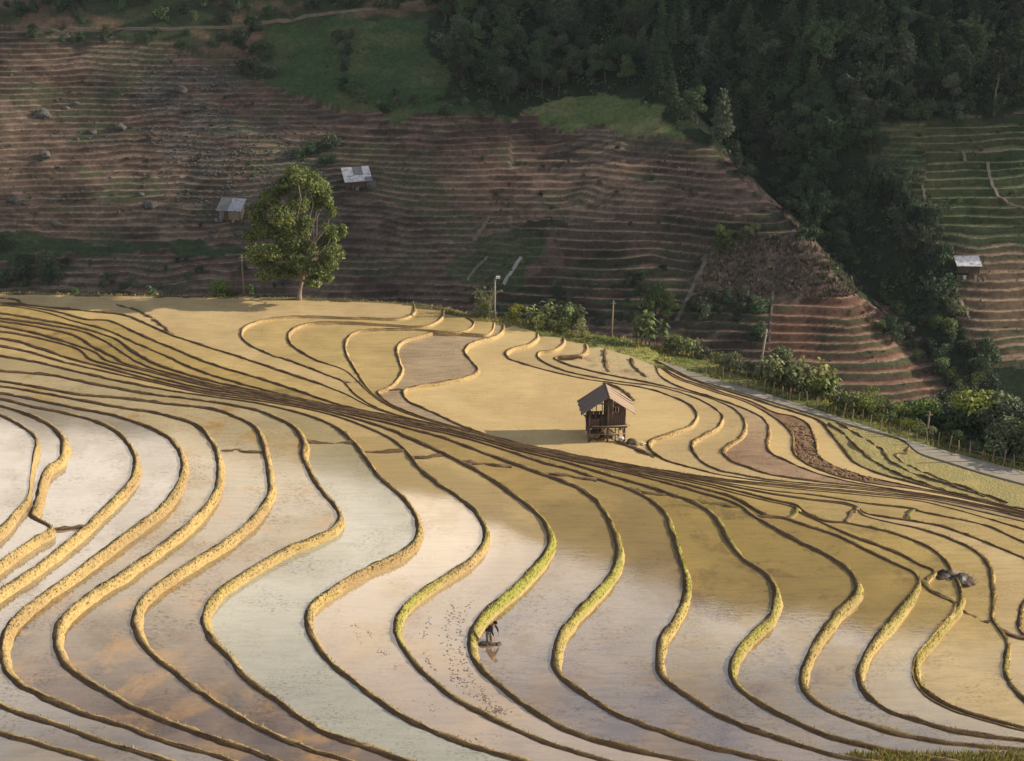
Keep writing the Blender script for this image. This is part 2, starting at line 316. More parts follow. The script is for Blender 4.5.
M['w_pale'] = watermat('water_pale', (.29, .225, .14), (.20, .15, .095), .34, .04, .45, .6, None, .05, .5, ((.34, .29, .22), 56, 70))
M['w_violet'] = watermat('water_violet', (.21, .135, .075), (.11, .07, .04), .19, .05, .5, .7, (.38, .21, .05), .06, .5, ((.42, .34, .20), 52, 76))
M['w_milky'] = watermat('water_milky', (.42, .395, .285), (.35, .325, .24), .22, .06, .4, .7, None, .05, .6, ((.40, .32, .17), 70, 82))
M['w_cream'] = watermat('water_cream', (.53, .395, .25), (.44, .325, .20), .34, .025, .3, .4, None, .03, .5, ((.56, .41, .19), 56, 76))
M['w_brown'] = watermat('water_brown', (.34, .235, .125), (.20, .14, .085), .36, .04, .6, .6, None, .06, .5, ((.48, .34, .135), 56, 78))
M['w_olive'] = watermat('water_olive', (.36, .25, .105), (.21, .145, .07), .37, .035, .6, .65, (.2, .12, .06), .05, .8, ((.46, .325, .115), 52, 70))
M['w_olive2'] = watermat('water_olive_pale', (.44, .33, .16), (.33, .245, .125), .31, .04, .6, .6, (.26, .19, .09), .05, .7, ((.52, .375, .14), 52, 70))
M['w_ochre'] = watermat('water_ochre', (.58, .435, .225), (.45, .33, .165), .08, .08, .4, .5, None, .04, .8)
M['w_ochre2'] = watermat('water_ochre_deep', (.54, .40, .18), (.41, .30, .13), .09, .07, .5, .5, None, .05, .8)
M['w_gold'] = watermat('water_gold', (.62, .46, .225), (.52, .38, .185), .05, .1, .3, .4, None, .04, .8)
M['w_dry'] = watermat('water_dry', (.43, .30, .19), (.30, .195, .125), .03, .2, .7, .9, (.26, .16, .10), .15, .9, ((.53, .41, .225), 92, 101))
M['w_till'] = watermat('water_tilled', (.45, .34, .21), (.33, .245, .155), .07, .12, .7, .7, None, .12, .8)

def soilmat(name, a, b, c=None, sc=2.0, bmp=.8):
    t = NT(name); p = t.pos(); n = t.noise(p, sc, 6, .7); n2 = t.noise(p, sc * 6, 4, .7)
    col = t.ramp(n, [(.3, a), (.65, b)] if c is None else [(.25, a), (.5, b), (.75, c)])
    col = t.mixc(t.math('MULTIPLY', n2, .5), col, tuple(k * .5 for k in a))
    return t.done(t.principled(col, .95, t.bump(n2, bmp, .12), .1))
M['plough'] = soilmat('ploughed_soil', (.12, .075, .045), (.27, .17, .10), (.36, .25, .15), 1.6, 1.0)
M['grassfield'] = soilmat('young_rice', (.42, .33, .13), (.29, .26, .115), (.52, .39, .155), .8, .9)
M['dryfield'] = soilmat('dry_field', (.40, .30, .13), (.30, .21, .11), (.48, .36, .16), .6, .5)

def bundmat():
    t = NT('bund_earth'); p = t.pos()
    at_ = t.n('Attribute', attribute_name='Col').outputs['Color']
    n = t.noise(p, 7, 6, .8); n2 = t.noise(p, 16, 3, .7)
    v = t.ramp(n, [(.3, .45), (.55, 1.0), (.72, 1.3)])
    col = t.mixc(1.0, at_, v, 'MULTIPLY')
    col = t.mixc(t.math('MULTIPLY', t.ramp(n2, [(.55, 0), (.72, 1)]), .45), col, (.11, .075, .04))
    return t.done(t.principled(col, .95, t.bump(n2, .9, .05), .08))
M['bund'] = bundmat()
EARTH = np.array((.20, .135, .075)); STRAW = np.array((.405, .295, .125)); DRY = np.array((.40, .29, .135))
GREEN = np.array((.25, .25, .052)); WET_SHADE = np.array((.12, .078, .045))  # inner lip: wet mud, darkened further to paint in its shaded side

def room(W, others):
    d = np.full(len(W), 9.0)
    for O in others:
        for i in range(0, len(W), 64): d[i:i + 64] = np.minimum(d[i:i + 64], np.linalg.norm(W[i:i + 64, None, :2] - O[None, ::2, :2], axis=2).min(1))
    k = np.clip(d / 1.9, .34, 1); return np.convolve(np.pad(k, 6, mode='edge'), np.ones(13) / 13, 'valid')

def sweep(W, q, z, prof, seed, outer, crest, green=0.0, amp=1.0, slim=1.0):
    """earth bank swept along W; prof = [(offset outwards, height, zone)], zone 0 wet inside lip with shade painted in, 1 crest, 2 face"""
    d = np.gradient(W[:, :2], axis=0); d /= np.linalg.norm(d, axis=1)[:, None] + 1e-9
    k = 3; ker = np.ones(2 * k + 1) / (2 * k + 1)
    d = np.stack([np.convolve(np.pad(d[:, i], k, mode='edge'), ker, 'valid') for i in (0, 1)], 1)
    d /= np.linalg.norm(d, axis=1)[:, None] + 1e-9
    nrm = np.stack([-d[:, 1], d[:, 0]], 1)
    n = len(W); m = len(prof); V = np.zeros((n, m, 3)); C = np.zeros((n, m, 3)); n2 = 0; up = 1 - .55 * sstep(-.2, .5, fbm(q * .5, q * 0 + 3, seed + 21, 2) - .3)
    wid = .82 + .36 * fbm(q * .35, q * 0 + seed, seed + 41, 3)[:, None]
    lump = (fbm(q * .9, q * 0 + seed, seed, 3) - .5)
    px_, py_ = proj(W[:, 0], W[:, 1], W[:, 2]); away = 1 - .6 * sstep(.0, .5, nrm[:, 1])
    gm = sstep(462, 510, py_) * away * np.clip(green * 1.25 + (fbm(q * .12, q * 0 + seed, seed + 3, 3) - .5) * 1.9 * (green > 0), 0, 1)
    for j, (u, h, zn) in enumerate(prof):
        du = (fbm(q * 1.3, q * 0 + j * .7, seed + 5, 4) - .5) * .25 * amp * (1 if zn else .6)
        dh = (fbm(q * 2.1, q * 0 + j * .9, seed + 9, 3) - .5) * .17 * amp * (1 if zn != 3 else 0) + lump * .10 * amp * (zn == 1)
        uu = u * (wid[:, 0] if u > 0 else 1) * slim + du * slim; V[:, j, 0] = W[:, 0] + nrm[:, 0] * uu; V[:, j, 1] = W[:, 1] + nrm[:, 1] * uu; V[:, j, 2] = z + (h * (.35 + .65 * slim) if h > .02 else h) + dh * slim
        vary = .55 * sstep(.45, .75, fbm(q * .22, q * 0 + seed, seed + 31, 4))[:, None]
        base = WET_SHADE if zn == 0 else (crest if zn == 1 else outer)
        g = gm * (1 if zn == 1 else {0: 1, 1: .8, 2: .0}.get(n2, 0) if zn == 2 else 0)
        n2 += zn == 2
        if zn == 1: base = base * (.55 + .45 * up)[:, None]
        else: base = base[None] * (1 - vary) + np.array((.27, .18, .10))[None] * vary if zn == 2 else base[None]
        C[:, j] = base * (1 - g[:, None]) + GREEN[None] * g[:, None]
    F = []
    for i in range(n - 1):
        b = i * m
        for j in range(m - 1): F.append((b + j, b + m + j, b + m + j + 1, b + j + 1))
    return V.reshape(-1, 3), F, C.reshape(-1, 3)

BSTYLE = {}   # per bund: (width, outer colour, crest colour, green share)
for k in ORDER[:7]: BSTYLE[k] = (1.0, STRAW, DRY, 0)
BSTYLE['a7'] = (1.0, STRAW * .95, DRY, .05)
BSTYLE['a8'] = (.95, STRAW * .9, DRY, .28)
for k, g in (('a9', .5), ('b1', .6), ('b2', .66), ('b3', .45), ('b4', .68), ('b5', .62), ('b6', .35), ('b7', .3), ('b8', .95), ('b9', .35)):
    BSTYLE[k] = (.95, DRY, EARTH * 1.25, g)
for k in ('b7', 'b8', 'b9', 'c1', 'c2', 'c3', 'c4', 'c5', 'd1', 'd2', 'd3', 'd4', 'd5', 'd6', 'd7'):
    BSTYLE[k] = (.66 if k[0] == 'b' else .52, DRY * 1.1, EARTH * 1.15, BSTYLE.get(k, (0, 0, 0, 0))[3] * .8)

BLABEL = dict(
 a1='golden earth bund of the topmost paddy at the left edge, dropping straight past the small side bund',
 a2='golden bund curling into the short spur bund beside the topmost paddy',
 a3='golden bund with a thin mud divider meeting it, next below the curling spur bund',
 a4='long straw coloured bund grazing the left edge before sweeping along the bottom',
 a5='straw coloured bund just inside the one that grazes the left edge',
 a6='straw coloured bund whose upper bend meets the short level divider',
 a7='straw coloured bund with a kinked neck, enclosing the grey milky paddy on its upper side',
 a8='straw bund with faint green top, between the milky paddy and the cream paddy',
 a9='grassy bund between the cream paddy and the trampled paddy',
 b1='green topped bund the bent farmer stands beside',
 b2='bright yellow-green bund on the right of the farmer\'s paddy',
 b3='slender S shaped bund turning pale where it bends, second right of the farmer',
 b4='S shaped bund with a bright green bend, third right of the farmer',
 b5='S shaped bund with wide shoulder and green lower bend, fourth right of the farmer',
 b6='brownish straw bund whose top corner meets the double mud divider by the straw heap',
 b7='narrow bund running up to the straw heap from the long dark track lines',
 b8='bright yellow-green bund descending from below the straw heap',
 b9='long curved bund right of the straw heap ending in a pale knob',
 c1='outermost C shaped bund looping round the pale field below the tree',
 c2='second C shaped bund inside the outermost loop below the tree',
 c3='third narrow C shaped bund on the pale field below the tree',
 c4='wavy bund on the left of the tilled grey-brown paddy',
 c5='wavy bund between the tilled grey-brown paddy and the hut\'s paddy',
 d1='bund that rounds the far side of the hut\'s paddy and returns beside the dark straw pile',
 d2='second bund right of the hut, parallel to the rounded one',
 d3='third bund right of the hut, left of the reddish dry patch',
 d4='bund on the right of the reddish dry patch',
 d5='bund on the left of the ploughed brown strip',
 d6='bund on the right of the ploughed brown strip',
 d7='lowest bund, left of the green field beside the concrete road')
WLABEL = {k: 'flooded terrace held by the ' + v for k, v in BLABEL.items()}
WM = dict(a1='w_pale', a2='w_pale', a3='w_pale', a4='w_pale', a5='w_violet', a6='w_violet', a7='w_violet', a8='w_milky', a9='w_cream', b1='w_cream', b2='w_brown',
          b3='w_brown', b4='w_olive', b5='w_olive', b6='w_olive', b7='w_olive2', b8='w_olive2', b9='w_ochre2', c1='w_ochre', c2='w_ochre2', c3='w_ochre2', c4='w_ochre2',
          c5='w_till', d1='w_gold', d2='w_ochre', d3='w_ochre', d4='w_dry', d5='w_gold', d6='plough', d7='w_gold')

WL = {}
for k in ORDER: WL[k] = world_line(LN[k][1], LN[k][0])
EDGE = {'c1': [(-60,291.5),(0,294),(100,296),(200,297.5),(300,299.5),(360,302)], 'd4': [(600,347.5),(630,356)], 'd1': [(516,325)], 'c4': [(480,320)]}
def strip(name, A, B, z, mat, label, edge=()):
    """level sheet between line A and line B (B may be None: closed by a straight side)"""
    P = [(p[0], p[1]) for p in A[::2]]
    if B is not None: P += [(p[0], p[1]) for p in B[::-2]]
    P += [tuple(at(px, py, z)[:2]) for px, py in edge]
    V = [(x, y, z) for x, y in P]
    tr = tessellate_polygon([[Vector((x, y, 0)) for x, y in P]])
    F = [t if (V[t[1]][0]-V[t[0]][0])*(V[t[2]][1]-V[t[0]][1])-(V[t[1]][1]-V[t[0]][1])*(V[t[2]][0]-V[t[0]][0]) > 0 else t[::-1] for t in tr]
    o = link(name, mesh(name, V, F), mat); tag(o, label, 'water', kind='structure'); return o

GRASS = []      # seats for grass blades: (x, y, z, height, green)
prev = None
for i, k in enumerate(ORDER):
    z, P = LN[k]; W, q = WL[k]
    drop = z - (LN[ORDER[i + 1]][0] if i + 1 < len(ORDER) else ROADZ + .3)
    strip('paddy_water', W, prev, z, M[WM[k]], WLABEL[k], EDGE.get(k, ()))
    prev = W
    w, oc, cc, g = BSTYLE[k]
    w *= .78 if k[0] == 'a' else .84; lip = .10 * w + .035
    run = .34 * drop
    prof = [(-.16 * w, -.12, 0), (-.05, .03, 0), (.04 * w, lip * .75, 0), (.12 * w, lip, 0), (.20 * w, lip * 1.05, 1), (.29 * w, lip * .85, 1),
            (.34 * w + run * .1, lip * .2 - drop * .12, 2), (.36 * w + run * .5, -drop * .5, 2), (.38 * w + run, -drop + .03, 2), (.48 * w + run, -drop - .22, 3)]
    slim = room(W, [WL[k2][0] for k2 in ORDER[i + 1:i + 2]])
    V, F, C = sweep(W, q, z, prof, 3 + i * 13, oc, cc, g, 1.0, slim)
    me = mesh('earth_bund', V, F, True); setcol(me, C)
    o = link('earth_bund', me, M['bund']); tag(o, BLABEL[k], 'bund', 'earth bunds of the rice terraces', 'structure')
    V3 = V.reshape(-1, len(prof), 3); gm = np.clip(C.reshape(-1, len(prof), 3)[:, 4, 1] / .29 - .45, 0, 1)
    for s in range(0, len(W), 1):
        pxx, pyy = proj(*W[s])
        if not (-20 < pxx < 1044 and 360 < pyy < 790): continue
        t_ = W[min(s + 1, len(W) - 1)] - W[max(s - 1, 0)]; face = t_[0] / (math.hypot(t_[0], t_[1]) + 1e-6)     # outward normal towards the camera when < 0
        for r in range((11 if face < .15 else 2) if pyy > 430 else (2 if face < .15 else 0)) if slim[s] > .6 or face < .15 else ():
            j = random.choice((4, 4, 5, 5, 6, 6, 7)); f = random.random()
            a = V3[s, j]; b = V3[min(s + 1, len(W) - 1), j]
            GRASS.append((*(a * f + b * (1 - f)), random.uniform(.05, .15), gm[s] if random.random() < .85 else .5))

# last field beside the road and the concrete road itself
ROADN = resample([at(p[0], p[1], ROADZ) for p in catmull(ROAD_NEAR)], .4)[0]
ROADF = resample([at(p[0], p[1], ROADZ) for p in catmull(ROAD_FAR)], .4)[0]
ZF = ROADZ + .12
strip('grass_field', resample([at(p[0], p[1], ZF) for p in catmull(ROAD_NEAR)], .4)[0], prev, ZF, M['grassfield'], 'strip of green and yellow young rice between the lowest bund and the concrete road')
t = NT('road_concrete'); p = t.pos(); n = t.noise(p, .8, 5, .6); n2 = t.noise(p, 9, 4, .7)
jt = t.ramp(t.math('FRACT', t.math('MULTIPLY', t.n('SeparateXYZ', i_Vector=p).outputs[0], .28)), [(.0, 1), (.02, 0)])
rc = t.mixc(t.math('MULTIPLY', jt, .5), t.ramp(n, [(.3, (.22, .19, .15)), (.7, (.31, .275, .22))]), (.14, .13, .12))
M['road'] = t.done(t.principled(t.mixc(t.math('MULTIPLY', t.ramp(n2, [(.5, 0), (.7, 1)]), .3), rc, (.28, .23, .17)), .9, t.bump(n2, .3, .02), .15))
def ribbon2(A, B, z0, z1, mb):
    n = max(len(A), len(B)); ia = np.linspace(0, len(A) - 1, n).astype(int); ib = np.linspace(0, len(B) - 1, n).astype(int)
    b = len(mb.v)
    for i in range(n):
        mb.v += [(A[ia[i]][0], A[ia[i]][1], z0), (B[ib[i]][0], B[ib[i]][1], z1)]
    for i in range(n - 1): mb.f.append((b + 2 * i, b + 2 * i + 2, b + 2 * i + 3, b + 2 * i + 1))
mb = MB(); ribbon2(ROADN, ROADF, ROADZ + .17, ROADZ + .17, mb); ribbon2(ROADN, ROADN, ROADZ - .6, ROADZ + .17, mb); ribbon2(ROADF, ROADF, ROADZ + .17, ROADZ - .6, mb)
tag(mb.build('road', M['road']), 'narrow pale concrete road along the lower edge of the terraces', 'road', kind='structure')

# short dividing bunds
XB = [
 ('a3', [(44,525),(51,530),(60,529),(84,527)], .8, 'thin dark mud divider between two golden bunds at the left edge'),
 ('a6', [(222,451),(240,451),(262,453)], .7, 'short level mud divider crossing the violet paddy near the straw bund bend'),
 ('a8', [(303,442),(325,443),(353,443)], .8, 'level mud divider across the head of the milky paddy'),
 ('a9', [(361,452),(382,452),(405,451)], .8, 'ragged mud divider across the head of the cream paddy'),
 ('b1', [(410,457),(425,458),(443,455)], .8, 'ragged mud divider across the head of the trampled paddy'),
 ('b2', [(462,462),(485,465),(512,467)], .8, 'ragged mud divider at the head of the farmer\'s paddy'),
 ('b3', [(545,473),(570,476),(597,481)], .8, 'ragged mud divider just right of the farmer\'s paddy head'),
 ('b4', [(630,488),(645,493),(666,495)], .85, 'ragged mud divider below the hut, by the dark track lines'),
 ('b5', [(690,501),(712,504),(738,507)], .85, 'ragged dark mud divider right below the hut\'s paddy'),
 ('b6', [(752,515),(762,517),(773,518)], .8, 'stubby mud divider left of the pale hooked bund'),
 ('b7', [(797,508),(795,513),(786,520)], .75, 'pale hooked bund stub, leftmost of three in a row'),
 ('b9', [(858,508),(852,513),(846,522)], .75, 'pale hooked bund stub, middle of three in a row'),
 ('c2', [(914,508),(910,513),(907,521)], .7, 'pale hooked bund stub, rightmost of three in a row'),
 ('b7', [(921,581),(932,590),(954,602)], .8, 'dark double mud divider just below the straw heap'),
 ('b9', [(959,609),(972,616),(990,622)], .8, 'dark mud divider between the yellow-green bund and the pale knob'),
 ('c1', [(997,629),(1010,635),(1030,639)], .8, 'dark mud divider at the right edge below the pale knob'),
 ('c2', [(341,382),(352,383),(360,382)], .6, 'tiny mud divider inside the second C shaped bund'),
 ('c5', [(376,390),(388,390.5),(402,390)], .6, 'short level divider below the wavy bund'),
 ('d1', [(619,442),(637,450),(656,457)], .9, 'low earth bund running from the hut to the dark straw pile'),
 ('d3', [(560,357),(570,357.5),(582,357)], .6, 'short level divider near the shrubs at the far edge'),
 ('d4', [(606,350),(605,361),(609,372)], .8, 'short upright bund near the far edge, right of the shrubs'),
 ('d4', [(631,359),(634,367),(647,377)], .8, 'short slanting bund near the start of the road'),
 ('d1', [(604,383),(622,390),(634,401)], .7, 'thin curved bund right behind the hut roof'),
 ('d7', None, 1.0, ''),
 ('c1', [(117,305),(140,312),(160,324),(173,335)], .7, 'thin slanting bund on the pale field left of the tree'),
 ('c1', [(-10,298),(8,298.5),(16,300),(21,304)], .9, 'small curled bund with a pale end at the top left corner'),
]
FIELDX = [([(828,424),(845,435),(860,450),(880,465),(898,474),(928,485),(968,496)], 'first thin bund through the green field beside the road'),
          ([(838,423),(868,440),(883,451),(888,459),(908,471),(940,482),(985,497)], 'second thin bund through the green field, passing the pale mound'),
          ([(909,446),(907,453),(896,455),(902,461),(928,474),(958,485),(1008,503)], 'bund hooked round the pale mound at the road edge')]
def xbund(P, z, w, label, seed, fld=False):
    W, q = world_line(P, z, .22)
    prof = [(-.30 * w, -.15, 0), (-.2 * w, .02, 0), (-.08 * w, .04 + .06 * w, 1), (.08 * w, .04 + .05 * w, 1), (.2 * w, .03, 2), (.32 * w, -.15, 3)]
    V, F, C = sweep(W, q, z, prof, seed, DRY if fld else EARTH * 1.3, EARTH * .9, .1, 1.9)
    me = mesh('mud_divider', V, F, True); setcol(me, C)
    tag(link('mud_divider', me, M['bund']), label, 'bund', 'short dividing bunds', 'structure')
for j, (k, P, w, lab) in enumerate(XB):
    if P: xbund(P, LN[k][0], w, lab, 400 + j * 5)
for j, (P, lab) in enumerate(FIELDX): xbund(P, ZF, .42, lab, 700 + j, True)

# grass blades on the bunds
def blades(name, seats, mat, wid=.035):
    V = []; F = []; C = []
    for (x, y, z, h, g) in seats:
        a = random.uniform(0, 6.28); c, s = math.cos(a) * wid, math.sin(a) * wid; lx, ly = random.gauss(0, .4) * h, random.gauss(0, .4) * h
        b = len(V); V += [(x - c, y - s, z - .04), (x + c, y + s, z - .04), (x + lx, y + ly, z + h)]; F.append((b, b + 1, b + 2))
        v = random.uniform(.42, 1.25); cc = (STRAW * (1 - g) + GREEN * 1.05 * g) * v * (.55 if g < 0 else 1); C += [cc, cc, cc]
    me = mesh(name, V, F); setcol(me, np.array(C)); return link(name, me, mat)
t = NT('grass_blade'); cA = t.n('Attribute', attribute_name='Col').outputs['Color']
d = t.principled(cA, .8, None, .1); tr = t.n('BsdfTranslucent'); t.set(tr.inputs[0], cA); mx = t.n('MixShader'); mx.inputs[0].default_value = .3
t.t.links.new(d, mx.inputs[1]); t.t.links.new(tr.outputs[0], mx.inputs[2]); M['blade'] = t.done(mx.outputs[0])
# thicker grass where the lowest bunds meet at the bottom right
for _ in range(2600):
    px = random.uniform(845, 1030); py = random.uniform(753, 766) - max(0, (px - 900)) * .012
    p = at(px, py, 2.38 if px > 930 else 2.65); GRASS.append((*p, random.uniform(.1, .32), random.uniform(.35, 1)))
tag(blades('bund_grass', GRASS, M['blade']), 'short straw and green grass growing on the earth bunds', 'grass', kind='stuff')
# ================================================================== FAR HILLSIDE
SUN_EL, SUN_AZ = R_(23), R_(3)            # azimuth measured from +x towards +y
S = np.array([math.cos(SUN_EL) * math.cos(SUN_AZ), math.cos(SUN_EL) * math.sin(SUN_AZ), math.sin(SUN_EL)])

def plane_hit(px, py):
    d = ray(px, py); t = (-15.6 - .65 * 218 - CAMZ) / (d[2] - .65 * d[1])
    return d[0] * t, d[1] * t
GX = sorted([plane_hit(*p)[::-1] for p in [(690,20),(740,95),(800,165),(845,225),(890,285),(925,340),(965,385)]])
SX = sorted([plane_hit(*p)[::-1] for p in [(650,90),(700,140),(750,170),(785,210),(828,262),(862,292),(895,330),(935,385)]])
gy, gx = zip(*GX); sy, sx = zip(*SX)
def hill(x, y):
    x = np.asarray(x, float); y = np.asarray(y, float)
    z = -15.6 + .65 * (y - 218) + (fbm(x / 55, y / 55, 21, 3) - .5) * 9 + (fbm(x / 18, y / 18, 23, 2) - .5) * 2.2
    g = np.interp(y, gy, gx); s = np.interp(y, sy, sx)
    amp = sstep(178, 212, y) * (1 - .6 * sstep(235, 262, y))
    z = z - 10.0 * amp * np.exp(-((x - g) / 8.5) ** 2) + 6.5 * amp * (1 - .8 * sstep(200, 226, y)) * np.exp(-((x - s + 3) / 14.0) ** 2)
    # a gentle re-entrant in the middle of the slope
    z = z - 3.0 * np.exp(-((x + 8 - (y - 200) * .35) / 16.0) ** 2) * sstep(175, 190, y)
    return np.maximum(z, -46)

def hill_hit(px, py, f=None):
    f = f or hill
    d = ray(px, py); t = np.linspace(125, 330, 1400) / d[1]
    zz = CAMZ + d[2] * t - f(d[0] * t, d[1] * t)
    k = np.argmax(zz < 0) if (zz < 0).any() else len(t) - 1
    return d[0] * t[k], d[1] * t[k], float(f(d[0] * t[k], d[1] * t[k]))

def inpoly(px, py, poly):
    r = np.zeros(np.shape(px), bool); n = len(poly)
    for i in range(n):
        x1, y1 = poly[i]; x2, y2 = poly[(i + 1) % n]
        c = ((y1 > py) != (y2 > py)) & (px < (x2 - x1) * (py - y1) / (y2 - y1 + 1e-9) + x1)
        r ^= c
    return r
Z_FOREST = [(425,-40),(1080,-40),(1080,112),(1000,112),(920,118),(868,120),(872,142),(905,190),(935,245),(950,285),(962,320),(985,350),(1080,395),(1080,450),(930,450),(940,380),(900,320),(872,300),(852,290),(830,262),(806,235),(785,208),(760,180),(735,160),(700,137),(655,108),(600,92),(545,105),(500,112),(455,98),(438,60)]
Z_TOP = [(-80,-40),(430,-40),(438,20),(330,18),(270,28),(255,48),(150,42),(60,32),(-80,30)]
Z_DGRASS = [(262,30),(345,15),(440,25),(470,95),(520,112),(430,118),(350,108),(285,92),(248,78)]
Z_LGRASS = [(538,106),(575,92),(640,98),(696,132),(640,136),(560,126)]
Z_RGRASS = [(862,118),(1080,112),(1080,242),(965,246),(935,245),(905,190),(872,142)]
Z_GULLY = [(850,252),(885,255),(935,262),(950,300),(930,300),(905,305),(870,285)]
Z_BASE = [(-80,238),(150,240),(280,246),(285,250),(150,252),(60,254),(-80,262)]
Z_BASE2 = [(-80,262),(30,256),(55,270),(100,278),(180,284),(290,292),(290,310),(-80,310)]
Z_MGRASS = [(478,236),(500,232),(560,240),(560,262),(520,282),(470,285),(455,275)]
Z_DARKT = [(545,215),(700,210),(785,212),(795,235),(760,245),(700,262),(675,300),(560,330),(470,300),(500,270)]
Z_SPUR = [(706,262),(725,245),(760,236),(800,236),(835,262),(865,290),(850,300),(770,296),(690,312)]
Z_RED = [(230,88),(400,90),(500,128),(560,140),(520,175),(440,165),(330,130),(240,112)]
Z_RED2 = [(770,296),(865,296),(900,330),(940,380),(940,405),(850,395),(770,370)]
Z_RTERR = [(935,248),(1080,244),(1080,400),(985,360),(955,300)]
Z_ROCK = [(120,60),(240,62),(330,110),(345,150),(300,180),(262,200),(245,215),(200,200),(160,160),(150,110)]
LIGHT = [(30,100,60,34),(200,175,50,20),(640,150,80,30),(90,60,60,22),(60,150,60,30),(790,265,60,30),(985,285,45,38)]

nx, x0, x1 = 470, -112.0, 128.0
YS = np.concatenate([np.arange(150, 176, .5), np.arange(176, 268, .155), np.arange(268, 300, 1.0)])
XS = np.linspace(x0, x1, nx); X, Y = np.meshgrid(XS, YS)
B = hill(X, Y); PX, PY = proj(X, Y, B)
jx = PX + (fbm(X / 5, Y / 5, 31, 5) - .5) * 60; jy = PY + (fbm(X / 5, Y / 5, 37, 5) - .5) * 30
zf = lambda P: inpoly(jx, jy, P).astype(float)
mF, mT, mD, mL, mR, mG, mB, mM, mK, mS, mRed, mRed2, mRT, mRock = [zf(P) for P in (Z_FOREST, Z_TOP, Z_DGRASS, Z_LGRASS, Z_RGRASS, Z_GULLY, Z_BASE, Z_MGRASS, Z_DARKT, Z_SPUR, Z_RED, Z_RED2, Z_RTERR, Z_ROCK)]
smooth_ = np.clip(mF + mT + mD + .7 * mL + mG + mS, 0, 1)
big_ = zf([(690,292),(1080,240),(1080,460),(690,460)])
big_ = ((PY > 293) & (PX > 690)) | (PX > 925) | (mK > 0)
STEP = np.where(big_, 1.08, .80)
q = (B + (fbm(X / 11, Y / 11, 41, 3) - .5) * 2.2 + (fbm(X / 2.2, Y / 2.2, 43, 3) - .5) * .16 + 300) / STEP
q = q + 1.1 * (vnoise(q * .55, X * 0 + 3 + np.floor(X / 400), 45) - .5)
cr = big_.astype(float)
fl = np.floor(q); fr = q - fl
tier = (fl + .18 * fr + .82 * sstep(np.where(big_, .34, .52), .98, fr)) * STEP - 300 - .25
tam = (1 - smooth_) * (.25 + .75 * sstep(.34, .6, fbm(X / 14, Y / 8, 47, 3)))
Z = B * (1 - tam) + tier * tam + (fbm(X / 1.6, Y / 1.1, 53, 2) - .5) * .10 + smooth_ * (fbm(X / 3, Y / 3, 57, 3) - .5) * .7
def L(a, b, f): return a[None, None] * (1 - f[..., None]) + b[None, None] * f[..., None] if np.ndim(a) == 1 else a * (1 - f[..., None]) + np.asarray(b) * f[..., None]
A = lambda *c: np.array(c)
n1 = sstep(.35, .65, fbm(X / 14, Y / 9, 61, 4)); n2 = fbm(X / 1.6, Y / .9, 63, 4); n3 = sstep(.42, .7, fbm(X / 7, Y / 4, 67, 4))
C = L(A(.120, .083, .065), A(.175, .125, .094), n1)
C = L(C, A(.07, .06, .048), .8 * sstep(.5, .75, fbm(X / 10, Y / 6, 71, 4)))
C = L(C, A(.145, .092, .074), .6 * mRed * (.4 + .6 * n3)); C = L(C, A(.23, .125, .085), .75 * mRed2); C = L(C, A(.26, .185, .12), .7 * mRT)
C = L(C, A(.058, .064, .036), .85 * mK * sstep(.3, .55, n3 + .2)); C = L(C, A(.05, .07, .032), .75 * mM * sstep(.3, .5, n3 + .2))
C = L(C, A(.115, .11, .10), .5 * mRock * sstep(.35, .6, n3 + .15))
C = L(C, L(A(.07, .105, .042), A(.14, .14, .07), n3), .92 * mR)
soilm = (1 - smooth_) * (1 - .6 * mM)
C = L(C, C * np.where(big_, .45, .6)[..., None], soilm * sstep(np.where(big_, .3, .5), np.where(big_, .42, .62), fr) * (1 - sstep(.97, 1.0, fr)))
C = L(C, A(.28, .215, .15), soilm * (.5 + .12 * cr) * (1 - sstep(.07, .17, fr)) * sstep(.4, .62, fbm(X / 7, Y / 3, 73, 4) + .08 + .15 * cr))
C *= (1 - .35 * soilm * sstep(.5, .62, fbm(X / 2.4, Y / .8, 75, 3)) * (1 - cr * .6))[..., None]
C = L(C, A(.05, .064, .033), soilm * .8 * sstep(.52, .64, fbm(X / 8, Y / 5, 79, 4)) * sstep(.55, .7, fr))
C = L(C, L(A(.042, .07, .028), A(.075, .09, .04), n3), mD); C = L(C, L(A(.09, .12, .045), A(.15, .15, .07), n3), mL)
C = L(C, A(.07, .10, .04), mG)
C = L(C, A(.03, .05, .022), .9 * mB); C = L(C, A(.04, .05, .028), .8 * zf(Z_BASE2) * sstep(.4, .55, n3 + .1))
C = L(C, L(A(.04, .05, .025), A(.13, .09, .06), sstep(.55, .7, fbm(X / 8, Y / 5, 83, 3))), mT)
C = L(C, L(A(.135, .10, .078), A(.085, .064, .05), sstep(.4, .6, fbm(X / 1.2, Y / 1.2, 89, 3))), mS)
C = L(C, A(.022, .032, .016), mF)
C *= (.75 + .5 * n2)[..., None]

